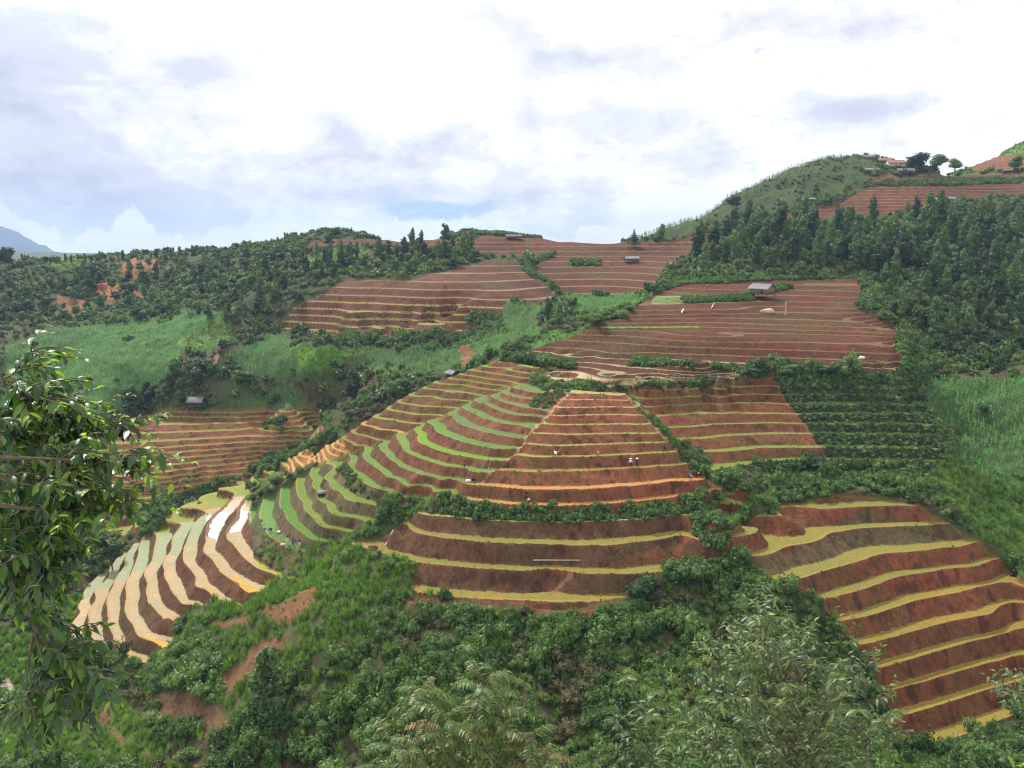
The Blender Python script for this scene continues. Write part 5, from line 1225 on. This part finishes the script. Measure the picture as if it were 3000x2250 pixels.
lump('sack', hit(1372, 1412), (.45, .35, .3), CL['white'], 'white sack beside the crouching figure at the left end of the orange bed', 'sack', .4)
lump('sack', hit(829, 1598), (.45, .3, .25), CL['cream'], 'cream bundle on the grass left of the three standing people', 'bundle', .4)
lump('sack', hit(1680, 1154), (.4, .4, .35), CL['cream'], 'small pale sack on the rim below the straw field', 'sack', .4)
def basin(p):
    e = root('basin', p, 0, 'round white basin on the grass beside the stooping person in navy', 'basin')
    an = np.linspace(0, 6.283, 25)[:-1]; ring = lambda r, z: [(r * math.cos(a), r * math.sin(a), z) for a in an]
    V = ring(.35, 0) + ring(.55, .22) + ring(.60, .23) + ring(.52, .20) + ring(.33, .04); F = [[k * 24 + i, k * 24 + (i + 1) % 24, (k + 1) * 24 + (i + 1) % 24, (k + 1) * 24 + i] for k in range(4) for i in range(24)]
    b = Bag(); b.add(V, F); b.add(ring(.34, .04), [list(range(24))]); b.build('bowl', M_WHITE, e, smooth=True)
    b = Bag()
    for s in (-1, 1): b.tube([(s * .58, -.08, .22), (s * .68, 0, .24), (s * .58, .08, .22)], [.02] * 3, 5)
    b.build('handle', M_WHITE, e)
basin(hit(820, 1560))
def shelter(p):
    e = root('field_shelter', p, R(15), 'tiny lean-to with a brown thatch top on the green nose terraces', 'shelter', None, .75)
    b = Bag(); b.box((0, 0, 1.05), (2.6, 1.8, .16), rx=.2); b.box((0, .05, 1.16), (2.3, 1.4, .12), rx=.2); b.build('roof', M_TINOLD, e)
    for x in (-1.1, 1.1):
        for y in (-.7, .7): q = Bag(); q.tube([(x, y, -.5), (x, y, 1.05 + y * .2)], [.05, .05], 6); q.build('post', M_WOODD, e)
    b = Bag(); b.box((0, .7, .5), (2.1, .05, 1.0)); b.build('back_wall', M_WOODD, e)
shelter(hit(944, 1454))
def fence(u0, v0, u1, v1, label, n=9):
    e = root('field_fence', hit(u0, v0), 0, label, 'fence'); o0 = e.location
    P_ = [hit(u0 + (u1 - u0) * i / n, v0 + (v1 - v0) * i / n) - o0 for i in range(n + 1)]
    for q in P_: b = Bag(); b.tube([q - up * .3, q + up * 1.2], [.06, .05], 5); b.build('post', M_BAMBOO, e)
    for h in (.5, 1.0): b = Bag(); b.tube([q + up * h for q in P_], [.04] * (n + 1), 5); b.build('rail', M_BAMBOO, e)
fence(1925, 1118, 2155, 1106, 'pale pole fence along the rim between the straw field and the round bush')
# ------------------------------------------------------------------ trees close to the photographer
def gloss_leaf(name, dark, light, tip, rough=.28, trans=.35):
    t = material(name)
    geo = t.n('ShaderNodeNewGeometry'); isl = geo.outputs['Random Per Island']
    nz = t.noise(t.objvec(), 1.2, 3, .6)
    f = t.math('ADD', isl, t.math('MULTIPLY', t.math('SUBTRACT', nz, .5), .9), clamp=True)
    col = t.ramp(f, [(0, dark), (.7, light), (1, tip)])
    b = t.bsdf(col, rough, .5)
    tr = t.n('ShaderNodeBsdfTranslucent'); t.l(t.mix(1.0, col, (2.2, 2.4, .6), 'MULTIPLY'), tr.inputs[0])
    mx = t.n('ShaderNodeMixShader'); mx.inputs[0].default_value = trans
    t.l(b.outputs[0], mx.inputs[1]); t.l(tr.outputs[0], mx.inputs[2]); return t.out(mx.outputs[0])
M_LEFT = gloss_leaf('glossy_leaf', (.014, .036, .014), (.045, .10, .022), (.12, .21, .03), .34, .3)
M_LEFTY = gloss_leaf('young_leaf', (.10, .18, .02), (.16, .26, .03), (.30, .30, .05), .35, .5)
M_RIGHT = gloss_leaf('leathery_leaf', (.03, .058, .022), (.08, .125, .04), (.17, .20, .06), .42, .28)
M_PINN = gloss_leaf('feathery_leaf', (.05, .09, .03), (.12, .19, .06), (.24, .24, .09), .45, .35)
M_TWIG = plain_material('twig_bark', (.13, .10, .07), .85, .4, 8)
def pt(u, v, d):
    x, y, w = [float(q) for q in dirs(u, v)]; return Vector((x * d, y * d, w * d))
def big_leaves(bag, P, D, L_, m=0, width=.40, fold=.25, curl=.35):
    """leaves with midrib fold and drooping tip. P bases, D directions (n,3), L_ lengths"""
    n = len(P); D = unit(D); upv = np.array([0, 0, 1.]) + rng.normal(0, .35, (n, 3))
    S = unit(np.cross(D, upv)); N = unit(np.cross(S, D)); L_ = np.asarray(L_)[:, None]
    st = [(0, .02), (.18, .6), (.42, 1.0), (.68, .8), (.88, .35), (1.0, .02)]
    V = []
    for t, w in st:
        c = P + D * L_ * t - N * L_ * curl * t * t * rng.uniform(.5, 1.3, (n, 1)) * .6 - np.array([0, 0, 1.]) * L_ * .18 * t * t
        V += [c + S * L_ * width * .5 * w + N * L_ * fold * w * .16, c, c - S * L_ * width * .5 * w + N * L_ * fold * w * .16]
    V = np.stack(V, 1); k = V.shape[1]; base = np.arange(n)[:, None] * k
    F = []
    for i in range(5):
        for j in (0, 1): F.append(np.concatenate([base + i * 3 + j, base + i * 3 + j + 1, base + (i + 1) * 3 + j + 1, base + (i + 1) * 3 + j], 1))
    bag.add(V.reshape(-1, 3), np.concatenate(F), m)
def spray(bark, leaf, A, B_, n, L_, young=.15, side=.75, rad=.006, mi=(0, 1), droop=.12, width=.4):
    """a twig from A to B with alternate leaves; the last ones young"""
    A = np.array(A); B_ = np.array(B_); ln = np.linalg.norm(B_ - A); ts = np.linspace(0, 1, 7)
    bend = rng.normal(0, .06, 3) * ln
    pts = A + (B_ - A) * ts[:, None] + np.array([0, 0, 1.]) * (np.sin(ts * math.pi) * droop * ln)[:, None] + bend * np.sin(ts * math.pi)[:, None]
    bark.tube(pts, np.linspace(rad, rad * .35, 7), 5)
    tt = np.clip(np.linspace(.12, 1, n) + rng.normal(0, .02, n), 0, 1)
    P = np.stack([np.interp(tt, ts, pts[:, k]) for k in range(3)], 1)
    ax = unit(np.array(pts[-1] - pts[0]))[None]; s = unit(np.cross(ax, [0, 0, 1.])) if abs(ax[0, 2]) < .95 else np.array([[1., 0, 0]])
    sg = np.where(np.arange(n) % 2 == 0, 1, -1)[:, None]
    D = ax * .65 + s * sg * side + np.array([0, 0, -.45]) + rng.normal(0, .32, (n, 3))
    Ls = L_ * rng.uniform(.7, 1.15, n) * np.interp(tt, [0, .7, 1], [1, 1, .65])
    yng = (tt > 1 - young) if young > 0 else np.zeros(n, bool)
    if (~yng).any(): big_leaves(leaf, P[~yng], D[~yng], Ls[~yng], mi[0], width)
    if yng.any(): big_leaves(leaf, P[yng], (D + np.array([0, 0, .5]))[yng], Ls[yng] * .9, mi[1], width)
def shoot_from(bough, bark, leaf, cnt, ln, n, L_, spread, d3, young, rad=.007, out=None, mi=(0, 1), droop=.12, width=.4):
    B_ = np.array([list(q) for q in bough]); seg = np.linspace(0, 1, len(B_))
    for i in range(cnt):
        t = rng.uniform(.15, 1); P = np.array([np.interp(t, seg, B_[:, k]) for k in range(3)])
        d = unit((rng.normal(0, 1, 3) * np.array(spread) + np.array(d3))[None])[0]
        spray(bark, leaf, P, P + d * ln * rng.uniform(.5, 1.2), n, L_, young, rad=rad, mi=mi, droop=droop, width=width)

def left_tree():
    e = root('overhanging_tree', (-4.6, 4.6, -4.2), 0, 'glossy leaved tree with hanging branches filling the left edge close to the camera', 'tree')
    o = Vector(e.location); bark, leaf, tr = Bag(), Bag(), Bag()
    tr.tube([(0, 0, -1.2), (.1, 0, 0), (.2, .1, 1.6), (.5, .3, 2.8), (.6, .5, 4.2)], [.17, .15, .12, .09, .05], 10)
    D0 = 6.0
    boughs = [
     [(-420, 1180), (-120, 1120), (40, 1090), (90, 1030)], [(-420, 1250), (-60, 1190), (120, 1210), (200, 1230)], [(-420, 1300), (-50, 1270), (180, 1280), (330, 1260)],
     [(-420, 1360), (0, 1340), (240, 1350), (360, 1370)], [(-420, 1420), (0, 1420), (250, 1440), (440, 1440)], [(-420, 1480), (0, 1480), (200, 1500), (330, 1500)],
     [(-420, 1150), (-60, 1120), (30, 1150), (90, 1180)], [(-420, 1500), (-50, 1560), (80, 1580), (160, 1560)],
     [(-420, 1220), (-100, 1200), (20, 1280), (150, 1330)], [(-420, 1380), (-40, 1390), (90, 1420), (200, 1440)], [(-420,1500),(-80,1480),(40,1500),(150,1530)]]
    for k, bo in enumerate(boughs):
        d = D0 + rng.uniform(-.5, .7); P = [pt(u, v, d + .3 * (1 - i / 3)) - o for i, (u, v) in enumerate(bo)]
        bark.tube(P, [.022, .016, .010, .005], 6)
        dense = 19 if k not in (0, 4) else 9
        shoot_from(P[1:], bark, leaf, dense, .40, 11, .112, (.4, .5, .22), (.75, 0, .02), .12 if k > 3 else .3)
        spray(bark, leaf, P[2], P[3], 8, .13, .3)
        spray(bark, leaf, P[3], P[3] + (P[3] - P[2]).normalized() * .28 + Vector((0, 0, .05)), 7, .12, .35)
    for k in range(80):                             # thick inner mass against the edge
        u, v = rng.uniform(-120, 300), rng.uniform(1200, 1600)
        if u > 300 - abs(v - 1400) * 1.0: continue
        P = pt(u, v, D0 + rng.uniform(-.2, 1.1)) - o; d = Vector(rng.normal(0, 1, 3) * np.array([.8, .5, .25]) + np.array([.7, 0, -.05])).normalized()
        spray(bark, leaf, P, P + d * .38, 11, .125, .03)
    # hanging branches
    hang = [[(-100, 1560), (30, 1700), (90, 1800), (130, 1960), (140, 2120)], [(-100, 1600), (60, 1750), (130, 1880), (170, 1960), (290, 1990)], [(-50, 1620), (20, 1690), (110, 1850), (190, 1930), (330, 1935)],
            [(100, 1850), (85, 1930), (75, 2020)], [(-120, 1500), (-20, 1600), (60, 1650), (180, 1580)], [(-100, 1450), (-20, 1540), (150, 1590), (280, 1600)]]
    for k, bo in enumerate(hang):
        d = D0 + .2 * k * .5; P = [pt(u, v, d) - o for (u, v) in bo]; n = len(P)
        bark.tube(P, list(np.linspace(.013, .004, n)), 6)
    areas = [((20, 1600), (150, 1700), 26), ((130, 1860), (250, 1990), 30), ((60, 1990), (240, 2130), 36), ((200, 1920), (320, 1990), 16), ((100, 1780), (180, 1900), 16), ((0, 1540), (200, 1660), 30), ((-40, 1640), (120, 1780), 20)]
    for (a0, a1), (b0, b1), n in areas:
        for _ in range(n):
            P = pt(rng.uniform(a0, b0), rng.uniform(a1, b1), D0 + rng.uniform(-.2, .8)) - o
            d = Vector(rng.normal(0, 1, 3) * np.array([.8, .5, .4]) + np.array([.2, 0, -.35])).normalized(); spray(bark, leaf, P, P + d * .28, 9, .115, .08)
    tr.build('trunk', M_TWIG, e); bark.build('branches', M_TWIG, e); leaf.build('leaves', [M_LEFT, M_LEFTY], e)
left_tree()

def cloud_tree(name, label, base_uv, d, top_uv, poly, n_twigs, L_, n_leaf, mat, young, base_drop=3.0, ln=.5, depth=1.2, width=.32, rad=.03, trunk_d=None):
    P0 = pt(*base_uv, d); P0.z -= base_drop
    e = root(name, P0, 0, label, 'tree'); o = P0; bark, leaf, tr = Bag(), Bag(), Bag()
    top = pt(*top_uv, d) - o; mid = pt(*base_uv, d) - o
    axis = [Vector((0, 0, -.6)), mid * .5, mid, mid.lerp(top, .5) + Vector((.06, .05, 0)), top]
    tr.tube(axis, [rad * 1.5, rad * 1.2, rad, rad * .6, rad * .2], 9)
    ax = np.array([list(q) for q in axis]); pl = np.array(poly); x0, y0 = pl.min(0); x1, y1 = pl.max(0); cnt = 0
    while cnt < n_twigs:
        u, v = rng.uniform(x0, x1), rng.uniform(y0, y1)
        if not in_poly(np.array([u]), np.array([v]), poly)[0]: continue
        cnt += 1
        T_ = np.array(pt(u, v, d + rng.normal(-.35 * depth, depth * .45)) - o)
        # start on the trunk lower than the tip, or on a side limb
        zt = max(ax[1, 2], T_[2] - abs(rng.uniform(.4, 1.1)) * np.hypot(*(T_ - ax[3])[:2]) - .25); zt = min(zt, ax[-1, 2] * .98)
        S_ = np.array([np.interp(zt, ax[:, 2], ax[:, k]) for k in range(3)])
        M_ = S_ * .45 + T_ * .55 + np.array([0, 0, -.05]) + rng.normal(0, .06, 3)
        bark.tube([S_, M_, T_], [rad * .15, rad * .10, rad * .07], 5)
        D_ = unit((T_ - M_)[None])[0]
        spray(bark, leaf, T_ - D_ * ln * .5, T_ + D_ * ln * .5, n_leaf, L_, young, rad=rad * .1, width=width)
    tr.build('trunk', M_TWIG, e); bark.build('branches', M_TWIG, e); leaf.build('leaves', [mat, M_PINN], e)
    return e
poly = [(2180, 1760), (2225, 1715), (2260, 1740), (2330, 1790), (2400, 1840), (2480, 1930), (2560, 1990), (2600, 2010), (2590, 2060), (2660, 2100), (2680, 2150), (2640, 2190), (2560, 2140), (2540, 2250), (2480, 2400), (2150, 2400), (2060, 2250), (2000, 2100), (2010, 2030), (2060, 2010), (2040, 1920), (2100, 1840), (2160, 1820)]
cloud_tree('leathery_tree', 'leafy tree with leathery pale-backed leaves in front of the lower right terraces', (2388, 2330), 11.5, (2300, 1790), poly, 300, .13, 11, M_RIGHT, .12, 3.5, .42, 1.6)
cloud_tree('leathery_tree', 'thin leafy sapling left of the big leathery leaved tree at the bottom', (1960, 2420), 10.5, (1850, 2060), [(1760, 2010), (1830, 1990), (1960, 2040), (2040, 2150), (2000, 2350), (1850, 2350), (1800, 2200), (1760, 2100)], 34, .13, 8, M_RIGHT, .2, 3.0, .4, .9, rad=.018)
cloud_tree('leathery_tree', 'slender twig with young leaves rising right of the big leathery leaved tree', (2560, 2330), 11.0, (2500, 1790), [(2470, 1770), (2520, 1770), (2520, 1880), (2600, 1900), (2590, 1960), (2490, 1900)], 9, .11, 6, M_RIGHT, .4, 3.0, .3, .4, rad=.012)
cloud_tree('leathery_tree', 'leafy twig reaching in at the right edge above the lowest terrace', (3120, 2200), 10.0, (3010, 2000), [(2900, 2010), (2960, 1960), (3060, 1990), (3080, 2120), (2980, 2110), (2910, 2060)], 16, .12, 8, M_RIGHT, .1, 3.2, .35, .5, rad=.015)
cloud_tree('leathery_tree', 'pale green leaves poking in at the bottom right corner', (3080, 2400), 8.0, (3020, 2230), [(2930, 2230), (3000, 2200), (3080, 2230), (3060, 2320), (2950, 2320)], 8, .12, 6, M_LEFTY, .1, 2.6, .3, .4, rad=.012)

def pinnate_tree(base_uv, d, tops, label, base_drop=4.0, n_frond=18, L_=.62):
    P0 = pt(*base_uv, d); P0.z -= base_drop
    e = root('feathery_tree', P0, 0, label, 'tree'); o = P0; bark, leaf, tr = Bag(), Bag(), Bag()
    mid = pt(*base_uv, d) - o; tr.tube([Vector((0, 0, -.6)), mid * .6, mid], [.05, .04, .028], 8)
    for (u, v, dd) in tops:
        T_ = pt(u, v, d + dd) - o; M_ = mid.lerp(T_, .55) + Vector((0, 0, -.12)); bark.tube([mid, M_, T_], [.022, .014, .007], 6)
        for i in range(n_frond):
            a = rng.uniform(0, 6.28); el = rng.uniform(-.15, .9); D_ = np.array([math.cos(a) * math.cos(el), math.sin(a) * math.cos(el), math.sin(el)]); ln = L_ * rng.uniform(.6, 1.1)
            A = np.array(T_) - np.array([0, 0, rng.uniform(0, .55)]); ts = np.linspace(0, 1, 6)
            pts = A + D_ * ln * ts[:, None] - np.array([0, 0, 1.]) * (ts ** 2 * ln * .45)[:, None]
            bark.tube(pts, np.linspace(.004, .0015, 6), 4)
            k = 12; tt = np.repeat(np.linspace(.15, 1, k), 2); Pl = np.stack([np.interp(tt, ts, pts[:, q]) for q in range(3)], 1)
            s = unit(np.cross(D_[None], [0, 0, 1.])); sg = np.tile([1, -1], k)[:, None]
            Dl = D_ * .55 + s * sg - np.array([0, 0, .35]) + rng.normal(0, .12, (2 * k, 3))
            big_leaves(leaf, Pl, Dl, ln * .26 * np.interp(tt, [0, .5, 1], [.8, 1, .6]), 0 if rng.random() > .12 else 1, .30, .2, .5)
    tr.build('trunk', M_TWIG, e); bark.build('branches', M_TWIG, e); leaf.build('leaves', [M_PINN, M_YOUNGR], e)
M_YOUNGR = gloss_leaf('reddish_young_leaf', (.14, .12, .05), (.26, .20, .09), (.34, .22, .12), .5, .3)
pinnate_tree((1310, 2330), 13.5, [(1150, 2150, 0), (1240, 2010, .3), (1300, 2100, -.5), (1420, 2000, 0), (1440, 1980, .6), (1380, 2130, .4), (1230, 2180, -.6), (1180, 2240, .5), (1330, 2200, .8), (1460, 2080, -.3), (1290, 2250, -.3), (1120, 2230, .2)], 'tree with feathery divided leaves at the bottom centre, close to the camera')
pinnate_tree((1570, 2400), 13.0, [(1560, 2150, 0), (1520, 2200, .4), (1600, 2190, -.3), (1480, 2230, .3), (1560, 2250, .5)], 'smaller feathery leaved tree at the bottom, right of the taller one', 3.5, 14, .5)

# ------------------------------------------------------------------ far mountain and the air
def mountain():
    D_ = 5000.0; us = np.linspace(-1400, 420, 90)
    prof = np.interp(us, [-1400, -700, -300, 0, 40, 90, 130, 170, 215, 330, 420], [690, 650, 640, 660, 672, 705, 722, 740, 752, 775, 800])
    V = []; n = len(us)
    for u, v in zip(us, prof):
        for k, f in enumerate((0, .12, .3, .55, 1.0)):
            x, y, w = [float(q) for q in dirs(u, v)]
            zt = w * D_ + 26 * vnoise(np.array([u / 22.0]), np.array([0.5]), 4)[0]
            rid = 220 * vnoise(np.array([u / 70.0]), np.array([k * .8]), 8)[0]
            V.append((x * (D_ - f * 1400 + rid * f), y * (D_ - f * 1400 + rid * f), zt + (-240 - zt) * f))
        x, y, w = [float(q) for q in dirs(u, v)]; V.append((x * D_ * 1.15, y * D_ * 1.15, -240))
    F = [[i * 6 + k, (i + 1) * 6 + k, (i + 1) * 6 + k + 1, i * 6 + k + 1] for i in range(n - 1) for k in range(4)] + [[i * 6, i * 6 + 5, (i + 1) * 6 + 5, (i + 1) * 6] for i in range(n - 1)]
    o = mesh_obj('mountain', V, [F], plain_material('haze_tinted_forest', (.03, .055, .085), .95, .4, .004), smooth=True); o['kind'] = 'structure'  # dark forest tinted blue: distance haze put into the base colour
mountain()
def valley_floor():
    V = [(-6000, 700, -240.5), (3400, 700, -240.5), (3400, 6200, -240.5), (-6000, 6200, -240.5)]
    o = mesh_obj('ground', V, [[[0, 1, 2, 3]]], plain_material('far_ground', (.07, .10, .05), .95, .3, .01)); o['kind'] = 'structure'
valley_floor()

def haze():
    x0, x1, y0, y1, z0, z1 = -6100, 3500, -40, 6300, -245, 155
    b = Bag(); b.box(((x0 + x1) / 2, (y0 + y1) / 2, (z0 + z1) / 2), (x1 - x0, y1 - y0, z1 - z0))
    m = bpy.data.materials.new('haze'); m.use_nodes = True; nt = m.node_tree; nt.nodes.clear()
    o_ = nt.nodes.new('ShaderNodeOutputMaterial'); v = nt.nodes.new('ShaderNodeVolumePrincipled')
    v.inputs['Color'].default_value = (.48, .68, 1.0, 1); v.inputs['Density'].default_value = 1.3e-4; v.inputs['Anisotropy'].default_value = .35
    nt.links.new(v.outputs[0], o_.inputs['Volume'])
    o = b.build('haze', m); o['kind'] = 'stuff'; o['label'] = 'thin bluish haze in the air over the valley'; o['category'] = 'haze'
haze()
scene.cycles.volume_bounces = 0
